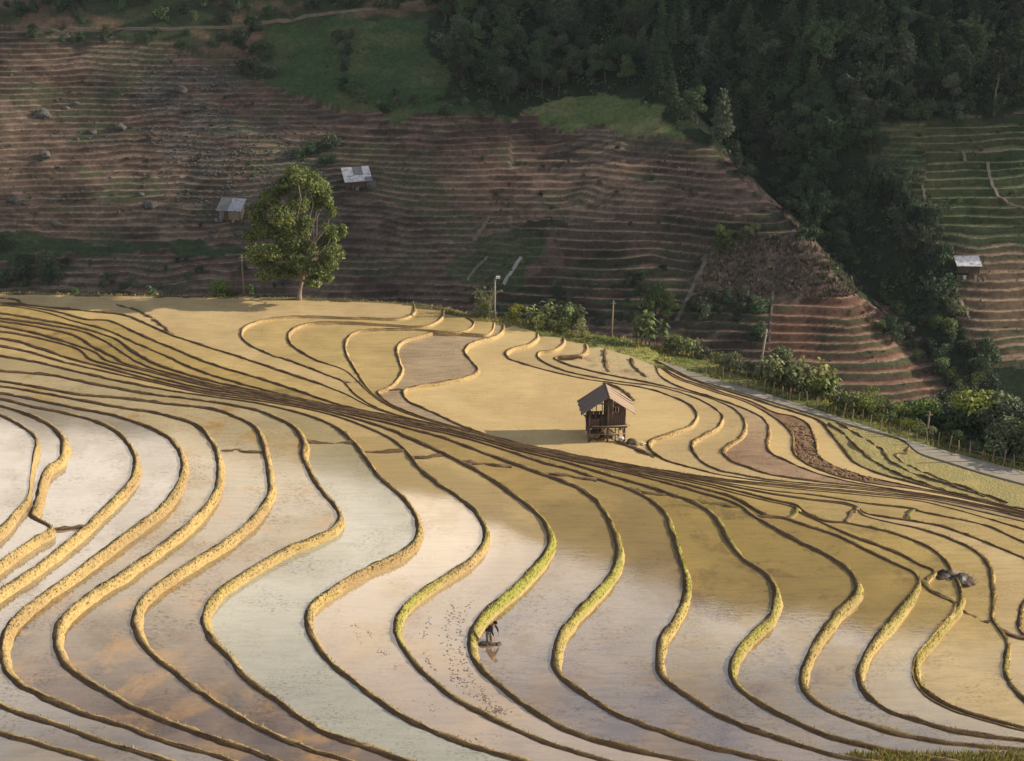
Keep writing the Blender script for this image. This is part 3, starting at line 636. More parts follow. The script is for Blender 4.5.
def gridmesh(name, X, Y, Z, C=None):
    r, c = X.shape; me = bpy.data.meshes.new(name)
    me.vertices.add(r * c); me.vertices.foreach_set('co', np.stack([X, Y, Z], -1).astype(np.float32).ravel())
    i = np.arange(r * c).reshape(r, c); f = np.stack([i[:-1, :-1], i[:-1, 1:], i[1:, 1:], i[1:, :-1]], -1).reshape(-1, 4)
    me.loops.add(f.size); me.loops.foreach_set('vertex_index', f.ravel().astype(np.int32))
    me.polygons.add(len(f)); me.polygons.foreach_set('loop_start', np.arange(0, f.size, 4, dtype=np.int32)); me.polygons.foreach_set('loop_total', np.full(len(f), 4, np.int32))
    me.update(); me.validate()
    if C is not None: setcol(me, C.reshape(-1, 3))
    return me
t = NT('hill_soil'); p = t.pos(); ca = t.n('Attribute', attribute_name='Col').outputs['Color']
n = t.noise(p, 1.6, 6, .7); col = t.mixc(1.0, ca, t.ramp(n, [(.3, .6), (.7, 1.4)]), 'MULTIPLY')
M['hill'] = t.done(t.principled(col, .95, t.bump(t.noise(p, 5, 5, .7), .7, .15), .05))
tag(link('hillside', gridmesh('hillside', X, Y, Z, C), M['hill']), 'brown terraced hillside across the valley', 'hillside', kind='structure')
ZGRID = Z
def ground_z(x, y):
    i = np.clip(np.searchsorted(YS, y), 1, len(YS) - 1); j = int(np.clip((x - x0) / (x1 - x0) * (nx - 1), 0, nx - 1))
    if abs(YS[i - 1] - y) < abs(YS[i] - y): i -= 1
    return float(ZGRID[i, j])

# the mountain that carries the hillside up to its skyline, and everything to the sides
def mountain(x, y):
    b = hill(x, np.minimum(y, 272.0))
    top = np.interp(x, [-400, -110, -40, 20, 80, 160, 400], [160, 160, 176, 200, 219, 226, 235]) + (fbm(x / 45, x * 0, 5, 3) - .5) * 16
    k = np.clip((y - 272) / 152, 0, 1); z = b + (top - b) * k - np.maximum(y - 424, 0) * .4
    return z + (y > 272) * (fbm(x / 9, y / 9, 93, 4) - .5) * 9
x_ = np.arange(-480, 481, 5.0); y_ = np.arange(140, 640, 5.0); MX, MY = np.meshgrid(x_, y_)
MZ = mountain(MX, MY); inner = (MX > x0 + 4) & (MX < x1 - 4) & (MY < 296) & (MY > 152); MZ = np.where(inner, MZ - 4, MZ)
t = NT('mountain_forest'); p = t.pos(); n = t.noise(p, .12, 6, .7)
M['mountain'] = t.done(t.principled(t.ramp(n, [(.3, (.02, .032, .018)), (.55, (.04, .06, .03)), (.75, (.09, .085, .045))]), .95, t.bump(n, 1, 3), .05))
tag(link('mountain', gridmesh('mountain', MX, MY, MZ), M['mountain']), 'wooded mountain rising above the terraced hillside', 'mountain', kind='structure')
gx_, gy_ = np.meshgrid(np.linspace(-6000, 6000, 13), np.linspace(-6000, 6000, 13))
tag(link('ground', gridmesh('ground', gx_, gy_, gx_ * 0 - 46.5), M['mountain']), 'dark green valley ground', 'ground', kind='structure')

# ------------------------------------------------------------------ the near bank
EDGEP = [(-200,284,.96),(-60,291.5,.96),(0,294,.96),(100,296,.96),(200,297.5,.96),(300,299.5,.96),(360,302,.96),(413,305,.96),(443,310,.8),(467,318,.6),(494,322,.5),(516,325,.15),(537,333,0),(563,338,-.28),(585,344,-.52),(600,347.5,-.7),(630,356,-.9),(652,362,-1.5)] + [(x, y, ROADZ + .15) for x, y in ROAD_FAR[1:]]
EW = [at(*p) for p in EDGEP]; EPX = [p[0] for p in EDGEP]
EWR, _ = resample(EW, .8)
dd = np.gradient(EWR[:, :2], axis=0); dd /= np.linalg.norm(dd, axis=1)[:, None]; EN = np.stack([-dd[:, 1], dd[:, 0]], 1)
ker = np.ones(15) / 15; EN = np.stack([np.convolve(np.pad(EN[:, i], 7, mode='edge'), ker, 'valid') for i in (0, 1)], 1); EN /= np.linalg.norm(EN, axis=1)[:, None]
EPXR = np.array([proj(*p)[0] for p in EWR])
SHW = np.interp(EPXR, [420, 520, 620, 760, 900, 1024], [1.0, 1.6, 4.2, 3.2, 2.0, 1.6])
def bank_z(o, w, zt):          # height at distance o outwards from the field edge
    return zt - .10 - .03 * o - np.maximum(o - w, 0) * .62
OFF = np.array([-.25, .0, .35, .8, 1.3, 2, 2.8, 3.6, 4.6, 6, 8, 11, 15, 20, 27, 36, 48, 62])
n_, m_ = len(EWR), len(OFF)
BX = EWR[:, 0][:, None] + EN[:, 0][:, None] * OFF; BY = EWR[:, 1][:, None] + EN[:, 1][:, None] * OFF
BZ = np.maximum(bank_z(OFF[None], SHW[:, None], EWR[:, 2][:, None]), -44) + (fbm(BX / 1.5, BY / 1.5, 7, 3) - .5) * .35 * (OFF[None] > .2)
BZ[:, 0] = EWR[:, 2] - .3
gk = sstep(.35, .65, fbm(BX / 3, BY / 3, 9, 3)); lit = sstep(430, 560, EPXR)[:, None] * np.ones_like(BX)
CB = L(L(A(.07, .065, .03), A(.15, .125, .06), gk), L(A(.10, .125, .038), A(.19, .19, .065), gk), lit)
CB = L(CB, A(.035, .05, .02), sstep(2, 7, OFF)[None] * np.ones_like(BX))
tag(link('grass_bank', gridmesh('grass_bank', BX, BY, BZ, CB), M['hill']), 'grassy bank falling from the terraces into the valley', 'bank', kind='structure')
def on_bank(px, o):
    k = int(np.argmin(abs(EPXR - px))); x, y = EWR[k, :2] + EN[k] * o
    return x, y, float(bank_z(o, SHW[k], EWR[k, 2]))
SEATS = []
for _ in range(9000):
    k = random.randrange(n_); px = EPXR[k]
    if not -20 < px < 1050: continue
    if px < 440 and random.random() < .7: continue
    o = random.uniform(.05, SHW[k] + 1.0); g = random.uniform(.1, .5) if px < 480 else random.uniform(.3, .9)
    x, y = EWR[k, :2] + EN[k] * o; SEATS.append((x + random.uniform(-.4, .4), y + random.uniform(-.2, .2), float(bank_z(o, SHW[k], EWR[k, 2])), random.uniform(.12, .5 if random.random() < .2 else .3) * (.55 if px < 480 else 1), g))
tag(blades('bank_grass', SEATS, M['blade'], .06), 'long grass growing along the outer edge of the terraces', 'grass', kind='stuff')

# ------------------------------------------------------------------ sky, sun, cloud
w = bpy.data.worlds.new('World'); SC.world = w; w.use_nodes = True; nt = w.node_tree; nt.nodes.clear()
out = nt.nodes.new('ShaderNodeOutputWorld'); bg = nt.nodes.new('ShaderNodeBackground'); sky = nt.nodes.new('ShaderNodeTexSky')
sky.sky_type = 'NISHITA'; sky.sun_disc = False; sky.sun_elevation = SUN_EL; sky.sun_rotation = math.pi / 2 - SUN_AZ; sky.altitude = 1000; sky.air_density = 1.1; sky.dust_density = 1.6
tc = nt.nodes.new('ShaderNodeTexCoord'); mp = nt.nodes.new('ShaderNodeMapping'); mp.inputs['Scale'].default_value = (1, 1, 1.9); mp.inputs['Location'].default_value = (2.3, .7, .4)
ns = nt.nodes.new('ShaderNodeTexNoise'); ns.inputs['Scale'].default_value = 3.2; ns.inputs['Detail'].default_value = 7; ns.inputs['Roughness'].default_value = .55; ns.inputs['Distortion'].default_value = .3
rp = nt.nodes.new('ShaderNodeValToRGB'); rp.color_ramp.elements[0].position = .35; rp.color_ramp.elements[1].position = .54
mx = nt.nodes.new('ShaderNodeMix'); mx.data_type = 'RGBA'; mx.inputs[7].default_value = (9.7, 8.9, 8.1, 1)
nt.links.new(tc.outputs['Generated'], mp.inputs[0]); nt.links.new(mp.outputs[0], ns.inputs['Vector']); nt.links.new(ns.outputs['Fac'], rp.inputs[0])
sx_ = nt.nodes.new('ShaderNodeSeparateXYZ'); nt.links.new(tc.outputs['Generated'], sx_.inputs[0])
fd = nt.nodes.new('ShaderNodeMapRange'); fd.inputs[1].default_value = .475; fd.inputs[2].default_value = .555; fd.inputs[3].default_value = 1; fd.inputs[4].default_value = .10; nt.links.new(sx_.outputs[2], fd.inputs[0])
ml = nt.nodes.new('ShaderNodeMath'); ml.operation = 'MULTIPLY'; nt.links.new(rp.outputs[0], ml.inputs[0]); nt.links.new(fd.outputs[0], ml.inputs[1])
nt.links.new(ml.outputs[0], mx.inputs[0]); nt.links.new(sky.outputs[0], mx.inputs[6]); nt.links.new(mx.outputs[2], bg.inputs[0]); nt.links.new(bg.outputs[0], out.inputs[0])
bg.inputs[1].default_value = .09
sl = bpy.data.lights.new('sun', 'SUN'); so = bpy.data.objects.new('sun', sl); COL.objects.link(so); sl.energy = 5.0; sl.angle = R_(.53); sl.color = (1, .875, .70)
so.rotation_euler = Vector(-S).to_track_quat('-Z', 'Y').to_euler()
SC.view_settings.view_transform = 'Standard'; SC.view_settings.look = 'None'; SC.view_settings.exposure = .78; SC.view_settings.gamma = 1

HAZE = .00007
hb_ = MB(); hb_.box((0, 0, 126), (12400, 12400, 348))
hv = NT('haze_air'); vp = hv.n('VolumePrincipled'); vp.inputs['Color'].default_value = (.72, .87, 1, 1); vp.inputs['Density'].default_value = HAZE
hv.t.links.new(vp.outputs[0], hv.out.inputs['Volume'])
tag(hb_.build('haze', hv.m), 'thin bluish haze filling the valley', 'haze', kind='stuff')
# unseen clouds off to the right, puffs added and sized to shade the far hillside
e1 = np.cross(np.array([0, 0, 1.0]), S); e1 /= np.linalg.norm(e1); e2 = np.cross(S, e1)
cells = {}
CS = 8.0
for py in range(-30, 420, 7):
    for px in range(-60, 1090, 12):
        x, y, z = hill_hit(px, py)
        if y < 172: continue
        P = np.array([x, y, z]); key = (int(round(P @ e1 / CS)), int(round(P @ e2 / CS)))
        wt = max([math.exp(-(((px - a) / c) ** 2 + ((py - b) / d) ** 2)) for a, b, c, d in LIGHT])
        if px > 740 and py > 295: wt = max(wt, .8)
        v = cells.get(key); cells[key] = (max(v[0], wt) if v else wt, P @ S)
for xx in range(-240, 300, 9):
    for yy in range(262, 470, 9):
        P = np.array([xx, yy, float(mountain(np.array(float(xx)), np.array(float(yy))))]); key = (int(round(P @ e1 / CS)), int(round(P @ e2 / CS)))
        cells.setdefault(key, (0, P @ S))
bm = bmesh.new(); bmesh.ops.create_icosphere(bm, subdivisions=2, radius=1); SV = np.array([v.co[:] for v in bm.verts]); SF = [[v.index for v in f.verts] for f in bm.faces]; bm.free()
V = []; F = []
for (a, b), (wt, _) in cells.items():
    r = CS * .74 * (1 - .93 * wt) * random.uniform(.9, 1.1)
    c = e1 * (a * CS + random.uniform(-1, 1)) + e2 * (b * CS + random.uniform(-1, 1)) + S * (1150 + random.uniform(-25, 25))
    k = len(V); V += [tuple(c + v * r * (1 + .2 * (random.random() - .5))) for v in SV]; F += [[k + i for i in f] for f in SF]
M['shade_cloud'] = simple('cloud_white', (.8, .8, .8), .05, .05)
tag(link('shade_cloud', mesh('shade_cloud', V, F, True), M['shade_cloud']), 'unseen clouds added in front of the low sun to shade the far hillside', 'shade_cloud', kind='structure')
# ================================================================== TREES AND PLANTS
def leaf_cards(rg, centres, radii, n, size, up=.35, shell=.55, aspect=.55):
    """n pointed leaf sprays spread through ellipsoids"""
    centres = np.array(centres, float); radii = np.array(radii, float)
    wv = np.prod(radii, 1) ** .75; idx = rg.choice(len(centres), n, p=wv / wv.sum())
    d = rg.normal(size=(n, 3)); d /= np.linalg.norm(d, axis=1)[:, None]
    r = shell + (1 - shell) * rg.random(n) ** .6; r *= 1 + .12 * rg.normal(size=n)
    P = centres[idx] + d * radii[idx] * r[:, None]
    nn = d * .7 + rg.normal(size=(n, 3)) * .6 + np.array([0, 0, up]); nn /= np.linalg.norm(nn, axis=1)[:, None]
    a = np.cross(nn, rg.normal(size=(n, 3))); a /= np.linalg.norm(a, axis=1)[:, None]; b = np.cross(nn, a)
    s = size * rg.uniform(.6, 1.35, n)[:, None]
    droop = np.array([0, 0, -1.0]) * s * .18
    V = np.stack([P - a * s * .5, P + b * s * .5 * aspect, P + a * s * .5 + droop, P - b * s * .5 * aspect], 1).reshape(-1, 3)
    F = np.arange(4 * n).reshape(n, 4)
    return V, F

def limb_mb(mb, base, tip, r0, r1, rg, seg=5, wob=.12, n=6):
    base = np.array(base, float); tip = np.array(tip, float); L_ = np.linalg.norm(tip - base)
    pts = [base + (tip - base) * (i / seg) + (rg.normal(size=3) * wob * L_ / seg if 0 < i < seg else 0) for i in range(seg + 1)]
    mb.tube(pts, [r0 + (r1 - r0) * i / seg for i in range(seg + 1)], n)

def proto(kind, seed, h, leaf, bark='bark', n=1300, size=.42):
    """prototype meshes (trunk, crown) of a tree about h metres tall"""
    rg = np.random.default_rng(seed); mb = MB(); cs, rs = [], []
    if kind == 'round':
        lean = rg.normal(size=2) * .05 * h; fork = h * .3
        limb_mb(mb, (0, 0, -.5), (lean[0], lean[1], h * .55), .03 * h, .015 * h, rg)
        for k in range(rg.integers(8, 12)):
            a = rg.uniform(0, 6.28); rr = rg.uniform(.1, .32) * h; z = h * rg.uniform(.38, .86)
            c = (lean[0] + math.cos(a) * rr * (1.1 - z / h * .7), lean[1] + math.sin(a) * rr * (1.1 - z / h * .7), z)
            limb_mb(mb, (lean[0] * .6, lean[1] * .6, fork + .2 * (z - fork)), c, .012 * h, .004 * h, rg, 3, n=4)
            r = h * rg.uniform(.10, .19); cs.append(c); rs.append((r, r, r * rg.uniform(.6, .85)))
    elif kind == 'tall':
        lean = rg.normal(size=2) * .04 * h
        limb_mb(mb, (0, 0, -.5), (lean[0], lean[1], h * .95), .018 * h, .006 * h, rg, 7, .08)
        for k in range(9):
            a = rg.uniform(0, 6.28); z = h * rg.uniform(.6, .97); rr = rg.uniform(.03, .16) * h
            c = (lean[0] + math.cos(a) * rr, lean[1] + math.sin(a) * rr, z); limb_mb(mb, (lean[0] * z / h, lean[1] * z / h, z - .06 * h), c, .008 * h, .003 * h, rg, 2, n=4)
            r = h * rg.uniform(.06, .12); cs.append(c); rs.append((r, r, r * .6))
    elif kind == 'bamboo':
        for k in range(16):
            a = rg.uniform(0, 6.28); b0 = rg.uniform(0, .09) * h; out_ = rg.uniform(.12, .42) * h; hh = h * rg.uniform(.7, 1.02)
            P = [np.array([math.cos(a) * (b0 + out_ * t ** 2.4), math.sin(a) * (b0 + out_ * t ** 2.4), hh * (t - .12 * t ** 4) - .3]) for t in np.linspace(0, 1, 7)]
            mb.tube(P, [.009 * h * (1 - .8 * i / 6) for i in range(7)], 4, False)
            for t in np.linspace(.4, 1.04, 7):
                c = np.array([math.cos(a) * (b0 + out_ * t ** 2.4), math.sin(a) * (b0 + out_ * t ** 2.4), hh * (t - .12 * t ** 4) - .3])
                r = h * .055 * (1.3 - .5 * t); cs.append(c + rg.normal(size=3) * .02 * h); rs.append((r * 1.2, r * 1.2, r))
    elif kind == 'cone':
        limb_mb(mb, (0, 0, -.5), (0, 0, h * .97), .016 * h, .004 * h, rg, 6, .04)
        for k in range(26):
            z = h * (.22 + .76 * k / 25); rr = h * .17 * (1.05 - z / h) ** .8; a = k * 2.4
            c = (math.cos(a) * rr, math.sin(a) * rr, z); cs.append(c); r = h * (.035 + .07 * (1 - z / h)); rs.append((r * 1.3, r * 1.3, r * .7))
    elif kind == 'bush':
        for k in range(12):
            a = rg.uniform(0, 6.28); rr = rg.uniform(.05, .42) * h; z = h * rg.uniform(.2, .8) * (1.1 - .5 * rr / h)
            c = (math.cos(a) * rr, math.sin(a) * rr, z); limb_mb(mb, (0, 0, -.2), c, .014 * h, .005 * h, rg, 3, n=4)
            r = h * rg.uniform(.14, .26); cs.append(c); rs.append((r, r, r * .85))
    elif kind == 'leafy':          # tall stems with big hanging leaves
        V, F = [], []
        for k in range(5):
            a = rg.uniform(0, 6.28); rr = rg.uniform(0, .22) * h; top = np.array([math.cos(a) * rr * 1.6, math.sin(a) * rr * 1.6, h * rg.uniform(.6, 1)])
            limb_mb(mb, (math.cos(a) * rr, math.sin(a) * rr, -.3), top, .012 * h, .007 * h, rg, 4, .1, 5)
            for j in range(15):
                t = rg.uniform(.35, 1.03); p = np.array([math.cos(a) * rr, math.sin(a) * rr, 0]) * (1 - t) + top * t
                b = rg.uniform(0, 6.28); L_ = h * rg.uniform(.16, .28); d = np.array([math.cos(b), math.sin(b), .45]); sd = np.array([-math.sin(b), math.cos(b), .1]) * L_ * .26
                m_ = p + d * L_ * .55; e = p + d * L_ * .95 + np.array([0, 0, -L_ * .5]); o = len(V)
                V += [p, m_ + sd, e, m_ - sd, m_ + np.array([0, 0, L_ * .06])]; F += [(o, o + 1, o + 4), (o + 1, o + 2, o + 4), (o + 2, o + 3, o + 4), (o + 3, o, o + 4)]
        return mesh('trunk', mb.v, mb.f, True), mesh('crown', V, F), leaf, bark
    V, F = leaf_cards(rg, cs, rs, n, size)
    return mesh('trunk', mb.v, mb.f, True), mesh('crown', V, F), leaf, bark

def plant(name, pr, loc, sc, rz, label, cat, group=None, squash=1.0):
    e = empty(name, loc, rz); e.scale = (sc * squash, sc * squash, sc); tag(e, label, cat, group)
    for nm, me, m in (('trunk', pr[0], pr[3]), ('crown', pr[1], pr[2])):
        o = bpy.data.objects.new(nm, me); COL.objects.link(o); o.parent = e
        if not me.materials: me.materials.append(M[m])
    return e

PB = [proto('round', s, 8, 'leaf_dark', n=3600, size=.4) for s in (1, 2, 3)]
PT = [proto('tall', s, 12, 'leaf_dark', 'bark_pale', 900, .6) for s in (4, 5)]
PM = [proto('bamboo', s, 9, 'leaf_dark', 'bark', 3800, .42) for s in (6, 7)]
PC = [proto('cone', s, 9, 'leaf_dark', 'bark', 3200, .38) for s in (8, 9)]
PU = [proto('bush', s, 2.2, 'leaf_dark', n=650, size=.26) for s in (10, 11)]
PUM = [proto('bush', s, 2.2, 'leaf_mid', n=800, size=.2) for s in (12, 13)]
PL = [proto('leafy', s, 2.6, 'leaf_mid') for s in (14, 15, 16)]
PLY = [proto('leafy', s, 2.6, 'leaf_yellow') for s in (17, 18)]
PBM = [proto('round', s, 6, 'leaf_mid', n=2200, size=.34) for s in (19, 20, 21)]
PUY = [proto('bush', s, 2.2, 'leaf_yellow', n=900, size=.16) for s in (22, 23)]

def mpp(p):  # metres per pixel at a place
    return (p[1] * cp - (p[2] - CAMZ) * sp) / FPX
rr = random.Random(77)
def on_hill(px, py):
    x, y, z = hill_hit(px, py); return x, y, ground_z(x, y) if y < 296 else z

# ---- the lone tree on the field's edge
B0 = at(299, 298.5, .96); s0 = mpp(B0)
def tp(px, py, dy=0): return ((px - 299) * s0, dy, (298 - py) * s0 / math.cos(R_(18)))
root = empty('lone_tree', B0); tag(root, 'tall sunlit broadleaf tree with leaning trunk at the far edge of the field', 'tree')
rg = np.random.default_rng(3); mb = MB()
mb.tube([(0, 0, -.4), tp(299.5, 295), tp(301, 287), tp(304, 278), tp(305, 268)], [.36, .22, .18, .16, .14], 9)
CL = [(302,186,17,14),(316,184,15,13),(308,177,9,7),(326,196,11,14),(332,206,6,8),(288,192,13,11),(275,202,12,13),(263,214,11,12),(258,226,8,9),(270,228,13,12),(290,212,15,13),(304,204,13,12),(318,208,10,8),
      (262,246,11,10),(270,258,13,11),(258,262,7,7),(284,250,14,12),(283,268,13,8),(298,240,12,12),(300,256,11,11),(313,246,9,9),(324,250,11,10),(336,246,9,8),(343,243,6,5),(337,231,6,7),(333,221,5,6),(326,262,11,9),(331,273,7,6),(315,268,9,8),(309,232,7,7),(322,262,13,10),(318,273,10,7),(300,268,12,8),(272,268,12,8),(286,234,13,11),(276,244,12,10),(308,245,11,10),(296,222,13,11),(312,220,9,9),(336,256,10,9),(330,236,9,9),(343,234,6,7),(300,177,10,8),(320,190,13,12),(255,236,9,9),(266,272,8,7),(340,250,8,8),(333,240,10,9),(341,240,7,7),(328,206,9,9),(336,214,6,7),(330,260,11,9),(338,262,7,7),(325,272,8,7),(308,258,12,10),(294,268,10,8)]
cs, rs = [], []
for i, (x, y, a, b) in enumerate(CL):
    dy = rg.uniform(-1, 1) * 2.6 * (1 if i % 2 else -1); c = tp(x, y, dy); cs.append(c); rs.append((a * s0 * .88, max(a, b) * s0 * .8, b * s0 * .82))
    limb_mb(mb, tp(303 + rg.uniform(-2, 2), 281 - rg.uniform(0, 22)), c, .085, .025, rg, 4, .16, 5)
mb.build('trunk', M['bark_pale'], root, True)
V, F = leaf_cards(rg, cs, rs, 44000, .21, .45, .45, .55)
link('crown', mesh('crown', V, F), M['leaf_sun'], root)

# ---- forest on the upper right of the hillside and down the gully
cand = []
FP = [(440,-10),(1035,-10),(1035,108),(1000,108),(920,112),(870,112),(878,150),(905,195),(935,250),(952,290),(945,322),(915,312),(890,290),(858,262),(838,268),(812,240),(790,205),(765,178),(738,158),(700,132),(660,105),(600,88),(548,100),(500,106),(462,92),(442,55)]
gxs = np.arange(440, 1036, 17.5)
row = 0
for py in np.arange(-6, 330, 11.5):
    row += 1
    for px in gxs + (row % 2) * 8:
        qx, qy = px + rr.uniform(-6, 6), py + rr.uniform(-4, 4)
        if inpoly(np.array(qx), np.array(qy), FP) and not inpoly(np.array(qx), np.array(qy), [(848,246),(880,250),(930,275),(938,308),(905,312),(870,285)]): cand.append((qx, qy))
rr.shuffle(cand)
cand = cand[:285]
NF = 0
for qx, qy in cand:
    x, y, z = on_hill(qx, qy); k = rr.random(); near_gully = 735 < qx < 960 and qy > 95
    if near_gully and k < .5: pr, nm, cat, lab, g, sc = rr.choice(PM), 'bamboo_clump', 'bamboo', 'feathery dark bamboo clump in the gully between the hillside terraces', 'bamboo clumps in the gully', rr.uniform(.6, .95)
    elif near_gully: pr, nm, cat, lab, g, sc = rr.choice(PB), 'gully_tree', 'tree', 'dark bushy tree in the wooded gully between the hillside terraces', 'bushy trees in the gully', rr.uniform(.5, .85)
    elif qx > 640:
        if k < .55: pr, nm, cat, lab, g, sc = rr.choice(PC), 'forest_conifer', 'tree', 'dark pointed tree in the dense forest at the upper right', 'pointed trees in the dense forest', rr.uniform(.65, 1.1)
        else: pr, nm, cat, lab, g, sc = rr.choice(PB + PM), 'forest_tree', 'tree', 'dark rounded tree in the dense forest at the upper right', 'rounded trees in the dense forest', rr.uniform(.6, 1.0)
    else: pr, nm, cat, lab, g, sc = rr.choice(PB + PB + PM), 'hillside_tree', 'tree', 'dull green tree in the wood above the brown terraces, top middle', 'trees in the wood above the terraces', rr.uniform(.62, 1.05)
    plant(nm, pr, (x, y, z - .2), sc, rr.uniform(0, 6.28), lab, cat, g)
# tall pale trunked trees that stand out
for i, (qx, qy, h, lab) in enumerate([(700,90,9.5,'tall slender pale trunked tree, leftmost in the dark forest'),(692,118,5,'short slender tree with small crown at the top of the brown spur'),(882,84,8,'pale trunked tree in the upper right forest, left one of a pair'),(897,90,7,'pale trunked tree in the upper right forest, right one of a pair'),
                                  (994,116,11,'tall pale trunked tree at the lower edge of the forest above the green terraces'),(736,130,6,'thin pale trunked tree in the forest above the gully'),(941,284,6.5,'slim pale trunked tree left of the white roofed shed')]):
    x, y, z = on_hill(qx, qy); plant('slender_tree', PT[i % 2], (x, y, z - .2), h / 12, rr.uniform(0, 6), lab, 'tree')
# undergrowth between the trunks
cs_ = []
while len(cs_) < 900:
    qx, qy = rr.uniform(436, 1035), rr.uniform(-10, 325)
    if inpoly(np.array(qx), np.array(qy), FP) or (inpoly(np.array(qx), np.array(qy), Z_FOREST) and rr.random() < .8):
        x, y, z = on_hill(qx, qy); cs_.append((x, y, z + rr.uniform(.1, 1.0)))
V, F = leaf_cards(np.random.default_rng(8), cs_, [(1.3, 1.3, .8)] * len(cs_), 24000, .5, .5, .2)
tag(link('undergrowth', mesh('undergrowth', V, F), M['leaf_dark']), 'dark undergrowth covering the forest floor on the hillside', 'undergrowth', kind='stuff')
# scattered trees and shrubs on the rest of the hillside
SH = []
def scatter(poly, n, lab, g, sc, prs=PU, name='hillside_shrub', cat='shrub'):
    xs = [p[0] for p in poly]; ys = [p[1] for p in poly]; k = 0; t = 0
    while k < n and t < 4000:
        t += 1; qx, qy = rr.uniform(min(xs), max(xs)), rr.uniform(min(ys), max(ys))
        if not inpoly(np.array(qx), np.array(qy), poly): continue
        x, y, z = on_hill(qx, qy); plant(name, rr.choice(prs), (x, y, z - .15), rr.uniform(*sc), rr.uniform(0, 6), lab, cat, g); k += 1
scatter([(0,-5),(435,-5),(435,8),(330,14),(250,24),(0,24)], 60, 'dark shrub above the dirt track at the top left', 'shrubs above the dirt track', (.7, 1.5))
scatter([(0,30),(250,30),(262,40),(250,52),(150,44),(0,36)], 22, 'low dark shrub just under the dirt track at the top left', 'shrubs under the dirt track', (.5, 1.0))
scatter([(236,35),(262,25),(275,60),(268,88),(240,80)], 14, 'dark bush at the left end of the green meadow, top left of the middle', 'bushes left of the meadow', (.8, 1.6))
scatter([(335,40),(352,35),(356,100),(340,105)], 10, 'bush in the hedge row that crosses the green meadow', 'hedge bushes across the meadow', (.7, 1.3))
scatter([(355,92),(520,108),(520,120),(360,112)], 16, 'dark bush on the lower rim of the green meadow', 'bushes on the meadow rim', (.7, 1.3))
scatter([(438,20),(545,60),(545,104),(500,108),(455,90)], 14, 'small dull tree between the meadow and the wood', 'trees between meadow and wood', (.55, .85), PB, 'meadow_tree', 'tree')
scatter([(280,140),(335,140),(335,165),(285,162)], 9, 'dark bush on the scree left of the patched roof', 'bushes on the scree', (.7, 1.3))
scatter([(735,150),(792,200),(812,235),(858,262),(842,270),(800,238),(770,195),(728,160)], 26, 'dark shrub fringing the wooded gully beside the brown spur', 'shrubs fringing the gully', (.8, 1.5))
scatter([(870,104),(1030,100),(1030,116),(872,122)], 26, 'dark shrub at the lower edge of the dense forest, upper right', 'shrubs at the forest edge', (.8, 1.6))
scatter([(0,246),(60,262),(60,285),(0,288)], 16, 'dark bush at the foot of the hillside, far left', 'bushes at the far left foot', (.7, 1.4))
scatter([(60,258),(285,262),(285,292),(60,288)], 20, 'low shrub at the foot of the hillside left of the lone tree', 'shrubs behind the left field edge', (.4, .8))
scatter([(705,235),(755,228),(765,250),(715,262)], 12, 'dull green shrub at the top of the bristly brown spur', 'shrubs atop the bristly spur', (.6, 1.1), PUM)
scatter([(845,255),(872,262),(925,350),(915,365)], 12, 'green shrub beside the gully right of the spur', 'shrubs along the gully', (.5, 1.0), PUM)
scatter([(870,330),(960,310),(990,355),(1000,392),(950,395),(925,360)], 34, 'dark green shrub at the bottom of the gully', 'shrubs at the gully bottom', (.8, 1.6), PU + PUM)
scatter([(690,290),(770,305),(765,350),(700,330)], 16, 'dark bush under the bristly brown spur', 'bushes under the spur', (.7, 1.4))
scatter([(560,270),(700,262),(690,300),(600,335),(540,310)], 22, 'low bush on the dark terraces behind the far field edge', 'low bushes on the dark terraces', (.35, .8))
scatter([(0,60),(330,110),(330,230),(0,235)], 30, 'tiny dry shrub on the brown terraces at the left', 'tiny shrubs on the left terraces', (.25, .5))
scatter([(380,130),(780,150),(780,260),(480,270)], 34, 'tiny dry shrub on the middle brown terraces', 'tiny shrubs on the middle terraces', (.25, .5))
scatter([(870,125),(1024,120),(1024,235),(945,240)], 16, 'small shrub on the green terraces at the right', 'shrubs on the green terraces', (.3, .6), PUM)
# grey-green trees half in sun behind the shrubs
for qx, qy, h, lab in [(655,318,6.5,'large grey-green tree in half shade behind the middle of the road bank'),(668,322,5,'smaller dull tree leaning on the large grey-green one'),(640,300,3.4,'low round tree left of the large grey-green one')]:
    x, y, z = on_hill(qx, qy); plant('bank_tree', rr.choice(PBM), (x, y, z - .2), h / 6, rr.uniform(0, 6), lab, 'tree')

